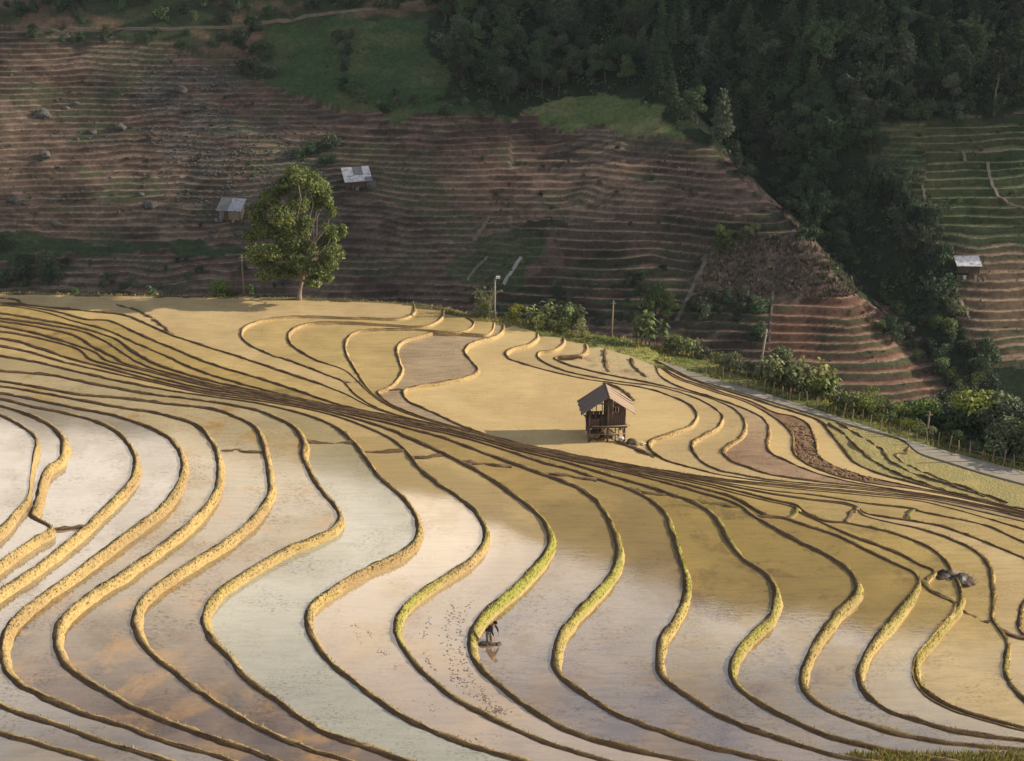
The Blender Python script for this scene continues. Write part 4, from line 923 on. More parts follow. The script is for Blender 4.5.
# ---- shrubs and plants along the field's edge
def edge_plant(px, o, hpx, prs, hproto, name, lab, cat, group=None, squash=1.0):
    x, y, z = on_bank(px, o); h = hpx * mpp((x, y, z)) / math.cos(R_(20))
    return plant(name, rr.choice(prs), (x, y, z - .08), h / hproto, rr.uniform(0, 6), lab, cat, group, squash)
for a in [(213,1.4,22,PUM,2.2,'edge_shrub','round dark bush beside the pole left of the lone tree','shrub',None,.95),(223,1.8,17,PUM,2.2,'edge_shrub','smaller bush touching the round one beside the pole','shrub'),(146,1.8,14,PU,2.2,'edge_shrub','small dark shrub alone on the left field edge','shrub'),
          (60,2.2,12,PU,2.2,'edge_shrub','low dark shrub near the left corner of the far field edge','shrub'),(252,1.2,14,PL,2.6,'edge_plant','thin leafy sapling just right of the left pole','plant'),
          (480,1.6,36,[proto('bamboo', 31, 4.5, 'leaf_yellow', 'bark_pale', 1500, .2)],4.5,'sapling','wispy yellow-green sapling beside the pale pole','tree'),(482,1.2,18,PUY,2.2,'edge_shrub','low yellowish bush under the wispy sapling','shrub'),
          (470,1.0,11,PUY,2.2,'edge_shrub','very low yellowish bush left of the wispy sapling','shrub'),(510,1.6,18,PUY,2.2,'edge_shrub','low yellow-green bush right of the pale pole','shrub'),(524,1.8,20,PLY,2.6,'edge_plant','pale leafy plant left of the big leafed clump','plant'),
          (538,2.8,34,PL,2.6,'leafy_plant','tall large leafed plant, left one of the clump at the field edge','plant'),(551,3.0,36,PL,2.6,'leafy_plant','tallest large leafed plant in the clump at the field edge','plant'),(566,2.6,28,PL,2.6,'leafy_plant','large leafed plant at the right of the clump','plant'),
          (541,1.2,20,PUY,2.2,'edge_shrub','bright bush in front of the big leafed clump','shrub'),(556,1.4,18,PUY,2.2,'edge_shrub','bright yellow-green bush in front of the clump, second one','shrub'),(570,1.6,20,PUY,2.2,'edge_shrub','bright bush at the right end of the leafed clump','shrub'),(527,1.2,13,PUY,2.2,'edge_shrub','small bright bush at the left end of the leafed clump','shrub'),
          (622,3.2,28,PL,2.6,'leafy_plant','leafy sapling on the grass verge, shorter of two','plant'),(632,3.4,38,PL,2.6,'leafy_plant','leafy sapling on the grass verge, taller of two','plant'),
          (742,5.5,48,PBM,6,'bank_tree','round bright green tree right of the slanting roadside pole','tree'),(728,6,34,PL,2.6,'leafy_plant','leafy plant against the slanting roadside pole','plant')]:
    edge_plant(*a)
for i in range(16):
    px = 650 + i * 6 + rr.uniform(-3, 3); edge_plant(px, rr.uniform(3.2, 6.5), rr.uniform(14, 27), PL + PLY + PUM, 2.5, 'leafy_plant', 'leafy plant in the row between grass verge and road bend', 'plant', 'leafy plants above the road bend')
for i in range(46):
    px = 745 + i * 2.9 + rr.uniform(-4, 4); edge_plant(px, rr.uniform(2.2, 6), rr.uniform(14, 40), PL + PLY + PUM + PUY, 2.5, 'leafy_plant', 'leafy plant in the sunlit row below the road', 'plant', 'large leafed plants below the road')
TOP = ([690, 720, 770, 820, 870, 905, 940, 965, 1000, 1040], [346, 348, 362, 378, 394, 398, 392, 384, 390, 392])
n_ok = 0
for i in range(230):
    px = rr.uniform(735, 1050); o = rr.uniform(4.0, 24); x, y, z = on_bank(px, o); bx, by = proj(x, y, z)
    want = np.interp(bx, *TOP) + rr.uniform(0, 46) * (1 - (o - 4.5) / 30); h = (by - want) * mpp((x, y, z)) / math.cos(R_(22))
    if not 1.2 < h < 8.5: continue
    pr = rr.choice(PBM if rr.random() < .65 else PB); base = 6 if pr in PBM else 8
    plant('valley_tree', pr, (x, y, z - .2), h / base * 1.05, rr.uniform(0, 6), 'dark bushy tree on the slope below the concrete road', 'tree', 'bushy trees below the road', 1.15); n_ok += 1
for i in range(36):
    px = 850 + i * 5 + rr.uniform(-4, 4); edge_plant(px, rr.uniform(2, 4.5), rr.uniform(8, 20), PUM + PUY, 2.2, 'verge_shrub', 'small shrub tangled in the roadside stake fence', 'shrub', 'shrubs along the stake fence')
# ================================================================== BUILT THINGS
def boards(mb, x0, x1, z0, z1f, y, n, th=.03, rnd=rr, gap=.012, axis='x'):
    """upright boards between x0 and x1; z1f(x) gives the top"""
    w_ = (x1 - x0) / n
    for k in range(n):
        a = x0 + k * w_ + gap; b = x0 + (k + 1) * w_ - gap; zt = min(z1f(a), z1f(b)) - rnd.uniform(0, .04); yy = y + rnd.uniform(-.012, .012)
        c = ((a + b) / 2, yy, (z0 + zt) / 2); d = (b - a, th, zt - z0)
        if axis == 'y': c = (c[1], c[0], c[2]); d = (d[1], d[0], d[2])
        mb.box(c, d)

# ---- the hut on stilts
hb = at(606.5, 441.5, 0); hut = empty('stilt_hut', (hb[0], hb[1], -.02), R_(3))
tag(hut, 'small weathered wooden hut on stilts with a gable roof standing in the flooded field', 'hut')
t = NT('roof_shade'); p = t.n('TexCoord').outputs['Object']; n = t.noise(t.map(p, (3, 14, 3)), 2.5, 5, .7)
M['roof_shaded'] = t.done(t.principled(t.ramp(n, [(.3, (.10, .08, .075)), (.7, (.22, .175, .15))]), .9, t.bump(n, .6, .03), .15))  # darker copy of the roof colour, shade of the left slope painted in
t = NT('roof_sunlit'); p = t.n('TexCoord').outputs['Object']; n = t.noise(t.map(p, (3, 14, 3)), 2.5, 5, .7)
M['roof_sunlit'] = t.done(t.principled(t.ramp(n, [(.3, (.22, .16, .115)), (.7, (.38, .29, .21))]), .9, t.bump(n, .6, .03), .15))  # paler copy of the same roof, sunlight on the right slope painted in
RX, RZ, EZ, YF, YB = .05, 3.52, 2.22, -.35, 2.35
def under(x): return RZ - .1 - abs(x - RX) * (RZ - EZ) / 1.9
for x in (-1.22, .06, 1.24):
    for y in (0, 2.0):
        mb = MB(); mb.tube([(x + rr.uniform(-.03, .03), y, -.5), (x, y, under(x))], [.085, .07], 7); mb.build('post', M['wood'], hut, True)
mb = MB()
for k in range(11): mb.box((.01 + rr.uniform(-.06, .06), -.12 + k * .22, 1.17 + rr.uniform(-.01, .01)), (2.75, .2, .045))
for y in (.05, 1.95): mb.box((0, y, 1.09), (2.7, .11, .11))
mb.build('floor', M['wood'], hut)
mb = MB(); boards(mb, .10, .40, 1.2, under, -.02, 2); boards(mb, .80, 1.24, 1.2, under, -.02, 3); boards(mb, .40, .80, 1.2, lambda x: 2.28, -.02, 3); boards(mb, .40, .80, 2.66, under, -.02, 3)
f_ = mb.build('front_wall', M['wood'], hut)
mb = MB()
for x in (.40, .80): mb.box((x, -.045, 2.47), (.04, .05, .42))
for z in (2.28, 2.66): mb.box((.6, -.045, z), (.44, .05, .04))
mb.box((.6, -.045, 2.47), (.025, .035, .38)); mb.build('window', M['wood_pale'], f_)
mb = MB(); boards(mb, 0, 2.0, 1.2, lambda y: under(1.24) - .02, 1.29, 10, axis='y'); mb.build('side_wall', M['wood'], hut)
mb = MB(); boards(mb, 0, 2.0, 1.2, lambda y: under(.06) - .35, .08, 10, axis='y'); mb.build('partition', M['wood'], hut)
mb = MB(); boards(mb, .10, 1.24, 1.2, under, 2.03, 6); boards(mb, -1.2, -.95, 1.2, under, 2.03, 1); boards(mb, -.95, -.1, 1.2, lambda x: 1.55, 2.03, 4); mb.build('back_wall', M['wood'], hut)
mb = MB(); boards(mb, -1.15, -.55, 1.2, lambda x: 1.78, -.02, 4); mb.build('parapet', M['wood'], hut)
mb = MB()
for x in (-.78, -.36): mb.tube([(x, .0, 1.15), (x, 0, under(x) - .04)], .035, 6)
mb.tube([(-1.2, -.02, 2.32), (.06, -.02, 2.34)], .03, 6); mb.build('bay_frame', M['wood'], hut, True)
mb = MB(); mb.tube([(-1.1, -.2, 1.30), (.3, -.22, 1.27), (1.62, -.2, 1.31)], .045, 6); mb.tube([(-1.3, -.14, .62), (1.3, -.12, .66)], .035, 6); mb.build('railing', M['wood_pale'], hut, True)
mb = MB()
for a, b in (((-1.2, 0, .1), (-.1, 0, 1.05)), ((.1, 0, 1.0), (1.2, 0, .15)), ((-1.22, 0, .2), (-1.22, 2, 1.0)), ((1.24, 0, .2), (1.24, 2, 1.05)), ((-.6, .0, -.3), (-.62, .02, 1.1)), ((.62, .0, -.3), (.6, .02, 1.1)), ((.92, .6, -.3), (.95, .6, 1.1))): mb.tube([a, b], .04, 6)
mb.build('brace', M['wood'], hut, True)
def slope(sgn, mat):
    mb = MB(); n = 9; ex = RX + sgn * 1.92
    for k in range(n):
        y0 = YF + (YB - YF) * k / n; y1 = YF + (YB - YF) * (k + 1) / n - .015; dz = rr.uniform(0, .03); e = rr.uniform(-.06, .06); sk = .0
        A0 = (RX, y0, RZ + dz); A1 = (RX, y1, RZ + dz); B0_ = (ex + sgn * e, y0, EZ + dz - abs(e) * .6); B1_ = (ex + sgn * e, y1, EZ + dz - abs(e) * .6); d = .05
        lo = [(p_[0], p_[1], p_[2] - d) for p_ in (A0, A1, B1_, B0_)]; mb.add([A0, A1, B1_, B0_] + lo, [(0, 1, 2, 3), (7, 6, 5, 4), (0, 4, 5, 1), (1, 5, 6, 2), (2, 6, 7, 3), (3, 7, 4, 0)])
    for u in (.25, .6, .92): mb.tube([(RX + sgn * 1.92 * u, YF - .05, RZ - .09 - (RZ - EZ) * u), (RX + sgn * 1.92 * u, YB + .05, RZ - .09 - (RZ - EZ) * u)], .03, 5)
    return mb.build('roof_slope', mat, hut)
tag(slope(-1, M['roof_shaded']), 'dark shaded roof slope'); tag(slope(1, M['roof_sunlit']), 'pale sunlit roof slope')
mb = MB(); mb.tube([(RX, YF - .1, RZ + .05), (RX, YB + .1, RZ + .06)], .06, 6); mb.build('ridge_pole', M['wood'], hut, True)
for y in (-.02, 2.02):
    mb = MB(); mb.box((RX, y, RZ - .62), (1.3, .05, .07)); mb.tube([(RX, y, RZ - .05), (-1.75, y, EZ + .03)], .035, 5); mb.tube([(RX, y, RZ - .05), (1.85, y, EZ + .03)], .035, 5); mb.build('rafter', M['wood'], hut)
def hp(x, y, z=0): c, s = math.cos(R_(3)), math.sin(R_(3)); return (hb[0] + x * c - y * s, hb[1] + x * s + y * c, z)
def lump(name, mat, loc, r, seed, n=2, amp=.3, parent=None, flat=True):
    bm = bmesh.new(); bmesh.ops.create_icosphere(bm, subdivisions=n, radius=1); rg = np.random.default_rng(seed)
    P = np.array([v.co[:] for v in bm.verts]); k = 1 + amp * (fbm(P[:, 0] * 1.7 + seed, P[:, 1] * 1.7 + P[:, 2] * 1.3, seed, 3) - .5) * 2
    for v, s_ in zip(bm.verts, k): v.co = Vector((v.co.x * r[0] * s_, v.co.y * r[1] * s_, max(v.co.z, -.4 if flat else -1) * r[2] * s_))
    me = bpy.data.meshes.new(name); bm.to_mesh(me); bm.free(); me.polygons.foreach_set('use_smooth', [True] * len(me.polygons))
    o = link(name, me, mat, parent); o.location = loc; return o
tag(lump('sack', M['white'], hp(.98, -.12, .26), (.22, .16, .17), 4, 3, .4), 'white sack lying among the stilts under the hut', 'sack')
w_ = empty('firewood_stack', hp(0, 0, 0), R_(3)); tag(w_, 'untidy stack of old boards and poles stored under the hut', 'firewood')
for k in range(7):
    mb = MB(); z = .16 + .13 * (k // 2); x = -.75 + .8 * (k % 2) + rr.uniform(-.15, .15); mb.box((x, .7 + rr.uniform(-.2, .2), z), (rr.uniform(.5, .95), 1.1, .1), Matrix.Rotation(rr.uniform(-.25, .25), 3, 'Z')); mb.build('board', M['wood_pale'] if k % 3 else M['wood'], w_)
pp = at(633, 443.5, 0); pile = empty('straw_pile', pp); tag(pile, 'small dark heap of rotting straw on the low bund right of the hut', 'heap')
lump('heap', M['mud_dark'], (-.1, 0, .02), (.42, .3, .3), 8, 3, .5, pile); lump('straw', M['straw'], (.5, -.1, .04), (.4, .3, .2), 9, 3, .6, pile)

# ---- heap of straw and sheeting at the bund junction, right
zz = LN['b9'][0]; pp = at(956, 585, zz); hp_ = empty('straw_heap', pp); tag(hp_, 'heap of straw partly covered with grey and dark sheeting where the bunds meet', 'heap')
hm = lump('straw', M['bark'], (.42, .25, .05), (.66, .55, .5), 12, 4, .55, hp_); lump('mud', M['mud_dark'], (-.55, .35, .02), (.62, .45, .5), 13, 3, .5, hp_)
def sheet(name, mat, pts, parent, th=.02, seed=1):
    """crumpled sheet over a 4-corner patch"""
    A0, B0_, C0, D0 = [np.array(p_, float) for p_ in pts]; V = []; n = 9
    for i in range(n + 1):
        for j in range(n + 1):
            u, v = i / n, j / n; q_ = (A0 * (1 - u) + B0_ * u) * (1 - v) + (D0 * (1 - u) + C0 * u) * v
            q_ = q_ + np.array([0, 0, .18 * math.sin(math.pi * u) * math.sin(math.pi * v) + .10 * (float(fbm(u * 3 + seed, v * 3, seed, 3)) - .5) * 2]); V.append(q_)
    F = [(i * (n + 1) + j, (i + 1) * (n + 1) + j, (i + 1) * (n + 1) + j + 1, i * (n + 1) + j + 1) for i in range(n) for j in range(n)]
    o = link(name, mesh(name, V, F, True), mat, parent); md = o.modifiers.new('s', 'SOLIDIFY'); md.thickness = th; return o
sheet('sheeting', M['cloth_dark'], [(-1.1, .1, .1), (-.1, -.1, .1), (-.05, .8, .55), (-.85, .8, .5)], hp_, seed=2)
sheet('sheeting', M['wood_pale'], [(-.45, .3, .5), (.25, .2, .5), (.35, .75, .5), (-.3, .85, .45)], hp_, seed=3)
sheet('sheeting', M['tin_dull'], [(.12, -.25, .2), (.45, -.3, .15), (.5, .2, .55), (.1, .2, .5)], hp_, seed=4)
mb = MB()
for k in range(34): k = rr.uniform(0, 9); a = rr.uniform(-.5, .5); mb.tube([(-1.0 + k * .2, -.1 + rr.uniform(-.2, .3), .05), (-.6 + k * .2, .3 + a, .28 + rr.uniform(0, .2))], .016, 4)
mb.build('sticks', M['wood_pale'], hp_)

# ---- the farmer
zb = LN['b2'][0]; fp = at(488.3, 640.5, zb)
def skinmesh(name, J, E, mat, parent, sub=2):
    """continuous skin over joints J {name: (x,y,z,r)} and bones E"""
    ks = list(J); me = bpy.data.meshes.new(name); me.from_pydata([J[k][:3] for k in ks], [(ks.index(a), ks.index(b)) for a, b in E], [])
    o = link(name, me, mat, parent); md = o.modifiers.new('skin', 'SKIN'); sv = me.skin_vertices[0].data
    for i, k in enumerate(ks):
        r = J[k][3]; sv[i].radius = r if isinstance(r, tuple) else (r, r); sv[i].use_root = (i == 0)
    md.use_smooth_shade = True; s_ = o.modifiers.new('sub', 'SUBSURF'); s_.levels = sub; s_.render_levels = sub; return o
per = empty('person', fp, R_(-18)); tag(per, 'stooping farmer in dark jacket working knee deep in the flooded terrace', 'person')
J = dict(hip=(0, 0, .50, .115), waist=(.07, 0, .66, .115), chest=(.19, 0, .84, .135), neck=(.30, 0, .96, .055), head=(.37, 0, 1.03, .085), crown=(.41, 0, 1.09, .07))
E = [('hip', 'waist'), ('waist', 'chest'), ('chest', 'neck'), ('neck', 'head'), ('head', 'crown')]
for s_, n_2 in ((1, 'l'), (-1, 'r')):
    dx = .05 * s_
    J.update({n_2 + 'thigh': (-.01, .10 * s_, .44, .085), n_2 + 'knee': (.06 + dx, .13 * s_, .06, .058), n_2 + 'ankle': (-.04 + dx, .13 * s_, -.34, .042), n_2 + 'toe': (.12 + dx, .15 * s_, -.40, .036),
              n_2 + 'shoulder': (.24, .17 * s_, .88, .062), n_2 + 'elbow': (.33 + dx, .23 * s_, .63, .045), n_2 + 'wrist': (.42 + dx, .20 * s_, .40, .030), n_2 + 'palm': (.455 + dx, .19 * s_, .32, .036)})
    E += [('hip', n_2 + 'thigh'), (n_2 + 'thigh', n_2 + 'knee'), (n_2 + 'knee', n_2 + 'ankle'), (n_2 + 'ankle', n_2 + 'toe'), ('chest', n_2 + 'shoulder'), (n_2 + 'shoulder', n_2 + 'elbow'), (n_2 + 'elbow', n_2 + 'wrist'), (n_2 + 'wrist', n_2 + 'palm')]
    for f, (oy, ln) in enumerate(((.028, .07), (.010, .08), (-.010, .075), (-.028, .06))):
        a = (.465 + dx, .19 * s_ + oy, .29, .010); b = (.478 + dx, .19 * s_ + oy * 1.1, .29 - ln * .55, .009); c = (.470 + dx, .19 * s_ + oy, .29 - ln, .008)
        J.update({n_2 + 'f%da' % f: a, n_2 + 'f%db' % f: b, n_2 + 'f%dc' % f: c}); E += [(n_2 + 'palm', n_2 + 'f%da' % f), (n_2 + 'f%da' % f, n_2 + 'f%db' % f), (n_2 + 'f%db' % f, n_2 + 'f%dc' % f)]
    J.update({n_2 + 'ta': (.44 + dx, .19 * s_ - .045 * s_, .32, .011), n_2 + 'tb': (.455 + dx, .19 * s_ - .06 * s_, .28, .009)}); E += [(n_2 + 'palm', n_2 + 'ta'), (n_2 + 'ta', n_2 + 'tb')]
skinmesh('body', J, E, M['skin'], per)
JT = {k: (v[0], v[1], v[2], v[3] * 1.22) for k, v in J.items() if k in ('hip', 'waist', 'lthigh', 'lknee', 'rthigh', 'rknee')}
for s_, n_2 in ((1, 'l'), (-1, 'r')): JT[n_2 + 'cuff'] = (.02 + .05 * s_, .13 * s_, -.16, .075)
skinmesh('trousers', JT, [('hip', 'waist'), ('hip', 'lthigh'), ('lthigh', 'lknee'), ('lknee', 'lcuff'), ('hip', 'rthigh'), ('rthigh', 'rknee'), ('rknee', 'rcuff')], M['cloth_grey'], per)
JJ = {k: (J[k][0], J[k][1], J[k][2], J[k][3] * 1.26) for k in ('waist', 'chest', 'lshoulder', 'lelbow', 'rshoulder', 'relbow')}
JJ['hem'] = (.01, 0, .54, .16); JJ['collar'] = (.27, 0, .92, .075)
for s_, n_2 in ((1, 'l'), (-1, 'r')): JJ[n_2 + 'cuff'] = (.40 + .05 * s_, .205 * s_, .45, .045)
skinmesh('jacket', JJ, [('waist', 'hem'), ('waist', 'chest'), ('chest', 'collar')] + [e_ for n_2 in 'lr' for e_ in (('chest', n_2 + 'shoulder'), (n_2 + 'shoulder', n_2 + 'elbow'), (n_2 + 'elbow', n_2 + 'cuff'))], M['cloth_dark'], per)
hr = lump('hair', M['hair'], (.375, 0, 1.075), (.105, .10, .085), 3, 3, .08, per); hr.rotation_euler = (0, R_(28), 0)
mb = MB()
for s_ in (1, -1): mb.box((.463, .035 * s_, 1.035), (.012, .022, .012))
mb.build('eyes', M['hair'], per)
lump('nose', M['skin'], (.468, 0, 1.008), (.018, .016, .026), 5, 2, .05, per, False)
mp_ = at(489.5, 644.5, zb); mm = empty('mud_heap', mp_); tag(mm, 'low dark heap of mud and uprooted weeds in the water at the farmer\'s feet', 'mud heap')
lump('mud', M['mud_dark'], (-.15, 0, .0), (.42, .17, .16), 21, 4, .6, mm); lump('weeds', M['mud_dark'], (.38, .02, 0), (.26, .12, .10), 22, 3, .7, mm)

# ---- clods and boot prints in the trampled paddy
V, F = [], []
bm = bmesh.new(); bmesh.ops.create_icosphere(bm, subdivisions=1, radius=1); SV1 = [v.co.copy() for v in bm.verts]; SF1 = [[v.index for v in f.verts] for f in bm.faces]; bm.free()
def clod(px, py, z, r):
    r *= .48
    p_ = at(px, py, z); b = len(V); a = rr.uniform(0, 6); sx_, sy_ = r * rr.uniform(.7, 1.7), r * rr.uniform(.5, 1)
    for v in SV1:
        k = rr.uniform(.7, 1.3); x, y = v.x * sx_ * k, v.y * sy_ * k; V.append((p_[0] + x * math.cos(a) - y * math.sin(a), p_[1] + x * math.sin(a) + y * math.cos(a), z + v.z * r * .38 * k))
    F.extend([[b + i for i in f] for f in SF1])
zc = LN['b1'][0]
for path, n, sp_ in (([(455,605),(448,620),(447,640),(450,660),(458,680),(470,695)], 120, 4), ([(461,612),(458,630),(459,650),(465,668),(478,688),(490,700)], 130, 4), ([(470,600),(464,615)], 14, 3), ([(430,618),(422,640)], 22, 2), ([(424,655),(436,672)], 22, 2),
                     ([(480,695),(495,708),(502,712)], 90, 6), ([(485,712),(500,712)], 40, 5), ([(452,676),(470,682)], 30, 5)):
    P = np.array(path, float); s_ = np.linspace(0, len(P) - 1, n)
    for u in s_:
        i = min(int(u), len(P) - 2); q_ = P[i] * (1 - u + i) + P[i + 1] * (u - i); clod(q_[0] + rr.gauss(0, sp_ * .7), q_[1] + rr.gauss(0, 1.6), zc, rr.uniform(.04, .13))
zc = LN['a9'][0]
for path, n in (([(354,622),(362,650)], 26), ([(368,625),(373,640)], 16), ([(378,650),(386,655)], 26), ([(395,665),(396,668)], 8), ([(433,706),(435,712)], 8), ([(475,738),(480,740)], 8)):
    (ax, ay), (bx, by) = path
    for k in range(n): u = k / n; clod(ax + (bx - ax) * u + rr.gauss(0, 2), ay + (by - ay) * u + rr.gauss(0, 1.5), zc, rr.uniform(.03, .10))
zc = LN['a8'][0]
for k in range(260): clod(rr.gauss(365, 60), min(rr.gauss(722, 14), 745), zc, rr.uniform(.02, .07))
tag(link('mud_clods', mesh('mud_clods', V, F), M['clod']), 'dark clods and trampled mud scattered over the paddies', 'mud', kind='stuff'); V, F = [], []
# ploughed clods between the ploughed strip's bunds
zc = LN['d6'][0]
for k in range(420):
    u = rr.random(); y_ = 424 + 56 * u; l_ = np.interp(y_, [424, 437, 450, 462, 480], [783, 792, 792.5, 802, 850]); r_ = np.interp(y_, [424, 440, 455, 465, 480], [806, 813, 817, 829, 880]); clod(rr.uniform(l_ + 1, r_ - 1), y_, zc + .03, rr.uniform(.15, .42))
tag(link('soil_clods', mesh('soil_clods', V, F), M['plough']), 'turned brown soil in the ploughed strip between two bunds', 'soil', kind='stuff')

# ---- poles
def pole(px, o, top_px, lean, mat, label, extra=None, r=.08):
    x, y, z = on_bank(px, o); h = top_px * mpp((x, y, z)) / math.cos(R_(20)); e = empty('utility_pole', (x, y, z)); tag(e, label, 'pole')
    mb = MB(); mb.tube([(0, 0, -.5), (lean * h, 0, h)], [r, r * .7], 8); mb.build('shaft', M[mat], e, True)
    mb = MB(); mb.box((lean * h, 0, h - .25), (.5 if extra is None else .3, .08, .08)); mb.build('crossbar', M['wood_pale'], e)
    if extra: mb = MB(); mb.box((lean * h + .25, -.02, h + .05), (.36, .22, .2)); mb.build('box', M['white'], e)
pole(243, 1.5, 42, 0, 'wood_pale', 'thin grey wooden pole between the dark bush and the lone tree')
pole(487, 1.2, 40, .02, 'concrete', 'pale pole with a white box on top behind the wispy sapling', 1, .09)
pole(597, 3.4, 36, .03, 'wood_pale', 'thin dark pole standing on the grass verge right of the leafed clump')
pole(733, 3.4, 48, .11, 'concrete', 'slanting pale concrete post beside the round bright tree', None, .11)
pole(1007, 2.2, 50, .03, 'concrete', 'tall thin pale pole by the road at the right edge')
pole(917, 2.0, 26, .01, 'wood_pale', 'short pole in the middle of the roadside stake fence')

# ---- stake fence along the road
fe = empty('stake_fence', on_bank(900, .5)); tag(fe, 'rough fence of thin stakes along the outer side of the concrete road', 'fence'); o0 = Vector(fe.location)
ks = [k for k in range(n_) if 690 < EPXR[k] < 1035]; prev_t = None; rl = []; ks = ks[::max(1, len(ks) // 62)]
for k in ks:
    q_ = EWR[k, :2] + EN[k] * (.7 + rr.uniform(-.15, .15)); b = Vector((q_[0], q_[1], EWR[k, 2] - .2)) - o0; h = rr.uniform(.7, 1.35); tip = b + Vector((rr.uniform(-.15, .15), rr.uniform(-.1, .1), h))
    mb = MB(); mb.tube([b, tip], [.055, .04], 5); mb.build('stake', M['wood_pale'], fe)
    m_ = b + Vector((0, 0, .62))
    if prev_t is not None and rr.random() < .85: rl.append(prev_t) if not rl else None; rl.append(m_)
    elif len(rl) > 1:
        mb = MB(); mb.tube(rl, .022, 4); mb.build('rail', M['wood_pale'], fe); rl = []
    prev_t = m_
if len(rl) > 1: mb = MB(); mb.tube(rl, .022, 4); mb.build('rail', M['wood_pale'], fe)

# ---- huts on the hillside
def far_hut(px, py, wpx, dep, wall_h, roofs, rz, label, mats, stilts=0.0, pitch=.35):
    x, y, z = on_hill(px, py); s_ = mpp((x, y, z)); W = wpx * s_; e = empty('shed', (x, y, z - .3 + stilts * .3), rz); tag(e, label, 'shed')
    hw = W * .42; mb = MB(); zb_ = stilts; n = 8
    boards(mb, -hw, hw, zb_, lambda u: zb_ + wall_h, -dep / 2, 9); boards(mb, -hw, hw, zb_, lambda u: zb_ + wall_h + pitch * dep * .5, dep / 2, 9); boards(mb, -dep / 2, dep / 2, zb_, lambda u: zb_ + wall_h + pitch * .2 * dep, -hw, 5, axis='y'); boards(mb, -dep / 2, dep / 2, zb_, lambda u: zb_ + wall_h + pitch * .2 * dep, hw, 5, axis='y')
    mb.build('wall', M[mats[0]], e)
    mb = MB(); mb.box((-hw * .3, -dep / 2 - .04, zb_ + wall_h * .45), (.75, .05, wall_h * .85)); mb.build('door', M['wood'], e)
    for a in (-1, 1):
        for b in (-1, 1): mb = MB(); mb.tube([(a * hw, b * dep / 2, -.8), (a * hw, b * dep / 2, zb_ + wall_h)], .08, 6); mb.build('post', M['wood'], e)
    for i, (u0, u1, v0, v1, mt) in enumerate(roofs):        # patches of sheet over the pitched roof, u across, v eave -> ridge
        P = []
        for u, v in ((u0, v0), (u1, v0), (u1, v1), (u0, v1)): P.append(((u - .5) * W, (v - .5) * dep * 1.35, zb_ + wall_h - .1 + v * pitch * dep * 1.35 + .012 * i))
        mb = MB(); mb.add(P + [(p_[0], p_[1], p_[2] - .05) for p_ in P], [(0, 1, 2, 3), (7, 6, 5, 4), (0, 4, 5, 1), (1, 5, 6, 2), (2, 6, 7, 3), (3, 7, 4, 0)]); mb.build('roof_sheet', M[mt], e)
    for k in range(7):          # poles, crates and boards left about the yard belong to the shed's lean-to
        mb = MB(); a = rr.uniform(-W * .62, W * .62); b = -dep / 2 - rr.uniform(.3, 1.1); h = rr.uniform(.25, .9)
        mb.box((a, b, h / 2 - .1), (rr.uniform(.15, .7), rr.uniform(.15, .5), h), Matrix.Rotation(rr.uniform(-.6, .6), 3, 'Z')); tag(mb.build('lean_to', M[rr.choice(('wood', 'wood_pale', 'tin_dull'))], e))
    return e
far_hut(232, 217, 26, 2.3, 1.7, [(0, .48, 0, 1, 'tin_dull'), (.47, 1, 0, 1, 'tin')], R_(-8), 'grey shed with a two toned tin roof left of the lone tree', ('wood_pale',), 0, .42)
far_hut(357, 183, 28, 2.5, 1.2, [(0, 1, 0, 1, 'tin_dull'), (0, .38, 0, 1, 'white'), (.38, .75, 0, .42, 'white'), (.74, 1, .3, 1, 'white')], R_(16), 'low shed with a roof patched in white and dark sheets', ('wood',), .1, .5)
far_hut(966, 276, 25, 2.0, 1.3, [(0, 1, 0, .48, 'white'), (0, 1, .47, 1, 'tin')], R_(-2), 'small stilted shed with white and bluish tin roof on the right hillside', ('wood',), .9, .32)
x, y, z = on_hill(371, 184); tag(lump('grey_boulder', M['stone'], (x, y, z + .3), (.9, .8, 1.1), 31, 3, .4), 'rounded grey boulder right of the patched shed', 'boulder')
for i, (px, py, wpx, lab) in enumerate([(42,112,16,'large grey boulder high on the left terraces'),(66,102,7,'small boulder above and right of the largest left boulder'),(45,157,12,'dark boulder halfway up the left terraces'),(14,196,10,'low boulder near the left border of the hillside'),(92,128,9,'boulder on the left terraces near a dark ledge'),(150,207,14,'flat pale boulder left of the grey shed'),(140,192,9,'boulder just above the flat pale one'),(182,92,12,'pale boulder at the top of the scree'),(55,222,11,'boulder low on the left terraces'),(120,126,12,'boulder on the dark ledge at the left of the scree'),(75,98,6,'pebble like boulder beside the small high one'),(204,66,6,'small boulder above the scree')]):
    x, y, z = on_hill(px, py); s_ = wpx * mpp((x, y, z)) / 2; tag(lump('boulder', M['stone'], (x, y, z + .1 * s_), (s_, s_ * .8, s_ * .75), 40 + i, 3, .55), lab, 'boulder')
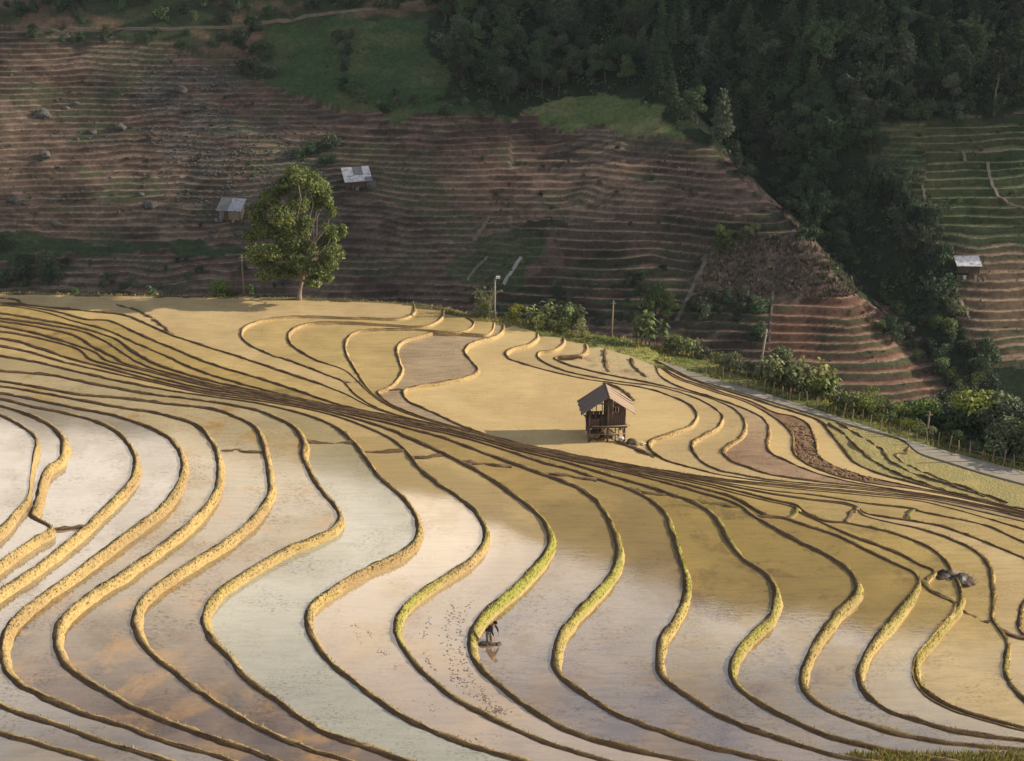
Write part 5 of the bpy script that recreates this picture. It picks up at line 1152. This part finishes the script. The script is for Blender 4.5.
# scree
V, F = [], []
def rocks(poly, n, smin, smax):
    xs = [p[0] for p in poly]; ys = [p[1] for p in poly]; k = 0
    while k < n:
        qx, qy = rr.uniform(min(xs), max(xs)), rr.uniform(min(ys), max(ys))
        if not inpoly(np.array(qx), np.array(qy), poly) or float(fbm(qx / 22, qy / 14, 3, 3)) < .42: continue
        k += 1; x, y, z = on_hill(qx, qy); r = rr.uniform(smin, smax) * rr.uniform(.5, 1); b = len(V)
        sc_ = (r * rr.uniform(.8, 1.5), r, r * rr.uniform(.5, .9))
        V.extend([(x + v.x * sc_[0] * rr.uniform(.7, 1.2), y + v.y * sc_[1] * rr.uniform(.7, 1.2), z + v.z * sc_[2] + .05) for v in SV1]); F.extend([[b + i for i in f] for f in SF1])
rocks([(120,55),(240,58),(330,108),(350,150),(305,185),(262,205),(245,218),(195,205),(150,165),(140,110)], 1900, .08, .32)
rocks([(0,60),(330,100),(330,230),(0,235)], 420, .12, .36); rocks([(340,150),(780,150),(780,260),(360,230)], 260, .1, .28)
rocks([(215,205),(262,205),(265,245),(205,240)], 140, .12, .4)
tag(link('scree', mesh('scree', V, F), M['stone']), 'grey stones scattered over the left hillside terraces', 'stones', kind='stuff')
# bristly stalks on the spur and dry tufts on the terrace lips
V, F, C_ = [], [], []
def tuft(x, y, z, h, col):
    for _ in range(3):
        a = rr.uniform(0, 6.28); c, s = math.cos(a) * h * .22, math.sin(a) * h * .22; b = len(V); V.extend([(x - c, y - s, z - .1), (x + c, y + s, z - .1), (x + rr.gauss(0, .3) * h, y + rr.gauss(0, .3) * h, z + h)]); F.append((b, b + 1, b + 2)); k = rr.uniform(.6, 1.3); C_.extend([[q_ * k for q_ in col]] * 3)
for _ in range(2600):
    qx, qy = rr.uniform(690, 868), rr.uniform(234, 312)
    if inpoly(np.array(qx), np.array(qy), Z_SPUR): x, y, z = on_hill(qx, qy); tuft(x, y, z, rr.uniform(.25, .8), rr.choice([(.14, .105, .08), (.09, .068, .05), (.19, .15, .115), (.07, .068, .04)]))
for _ in range(5200):
    qx, qy = rr.uniform(-5, 1030), rr.uniform(40, 400)
    if inpoly(np.array(qx), np.array(qy), FP) : continue
    x, y, z = on_hill(qx, qy); g_ = float(fbm(qx / 40, qy / 30, 77, 3))
    if g_ < .45: continue
    tuft(x, y, z, rr.uniform(.15, .5), rr.choice([(.06, .075, .03), (.05, .06, .03), (.15, .12, .07), (.085, .10, .04)]))
me = mesh('hill_tufts', V, F); setcol(me, np.array(C_)); tag(link('hill_tufts', me, M['blade']), 'dry stalks and weed tufts on the hillside terraces', 'weeds', kind='stuff')

# ---- tracks and channels on the hillside
M['track'] = simple('track', (.17, .135, .105), .3, 1.5); M['channel'] = simple('channel', (.30, .285, .26), .2, 2)
def track(pts, wd, mat, label, name='path'):
    P = catmull(pts, 8); W = np.array([on_hill(*p_) for p_ in P]); V = []; F = []
    d = np.gradient(W[:, :2], axis=0); d /= np.linalg.norm(d, axis=1)[:, None] + 1e-6
    for i in range(len(W)):
        a = (-d[i, 1] * wd / 2, d[i, 0] * wd / 2); q_ = [(W[i, 0] + a[0], W[i, 1] + a[1]), (W[i, 0] - a[0], W[i, 1] - a[1])]; zt = max(ground_z(*q_[0]), ground_z(*q_[1]), W[i, 2]) + .10
        V += [(*q_[0], zt - .8), (*q_[0], zt), (*q_[1], zt), (*q_[1], zt - .8)]
    for i in range(len(W) - 1):
        for j in range(3): F.append((4 * i + j, 4 * i + j + 1, 4 * i + j + 5, 4 * i + j + 4))
    tag(link(name, mesh(name, V, F), M[mat]), label, 'path', kind='structure')
track([(-5,31),(60,30),(150,30),(220,28),(262,24),(330,14),(380,8),(425,2)], .5, 'track', 'dirt track along the top left of the hillside')
track([(467,281),(476,268),(487,257)], .45, 'track', 'short brown gully path left of the white channel')
track([(503,284),(511,273),(521,259)], .5, 'channel', 'short whitish channel on the hillside behind the wispy sapling')
track([(474,240),(483,228),(489,217)], .5, 'track', 'short eroded streak above the white channel')
track([(676,320),(690,292),(705,264)], .6, 'track', 'pale path climbing the left side of the bristly spur')
track([(769,348),(771,320),(773,294)], .32, 'track', 'pale narrow channel down the terraces under the spur')
track([(962,145),(964,154),(966,163)], .5, 'track', 'tiny pale path among the green terraces, left one')
track([(988,161),(992,182),(1004,199),(1022,208)], .5, 'track', 'curving pale path among the green terraces, right one')
track([(922,189),(924,198),(925,207)], .4, 'track', 'tiny pale streak at the left end of the green terraces')
track([(956,283),(960,300),(970,320)], .5, 'track', 'pale path going down from the white roofed shed')
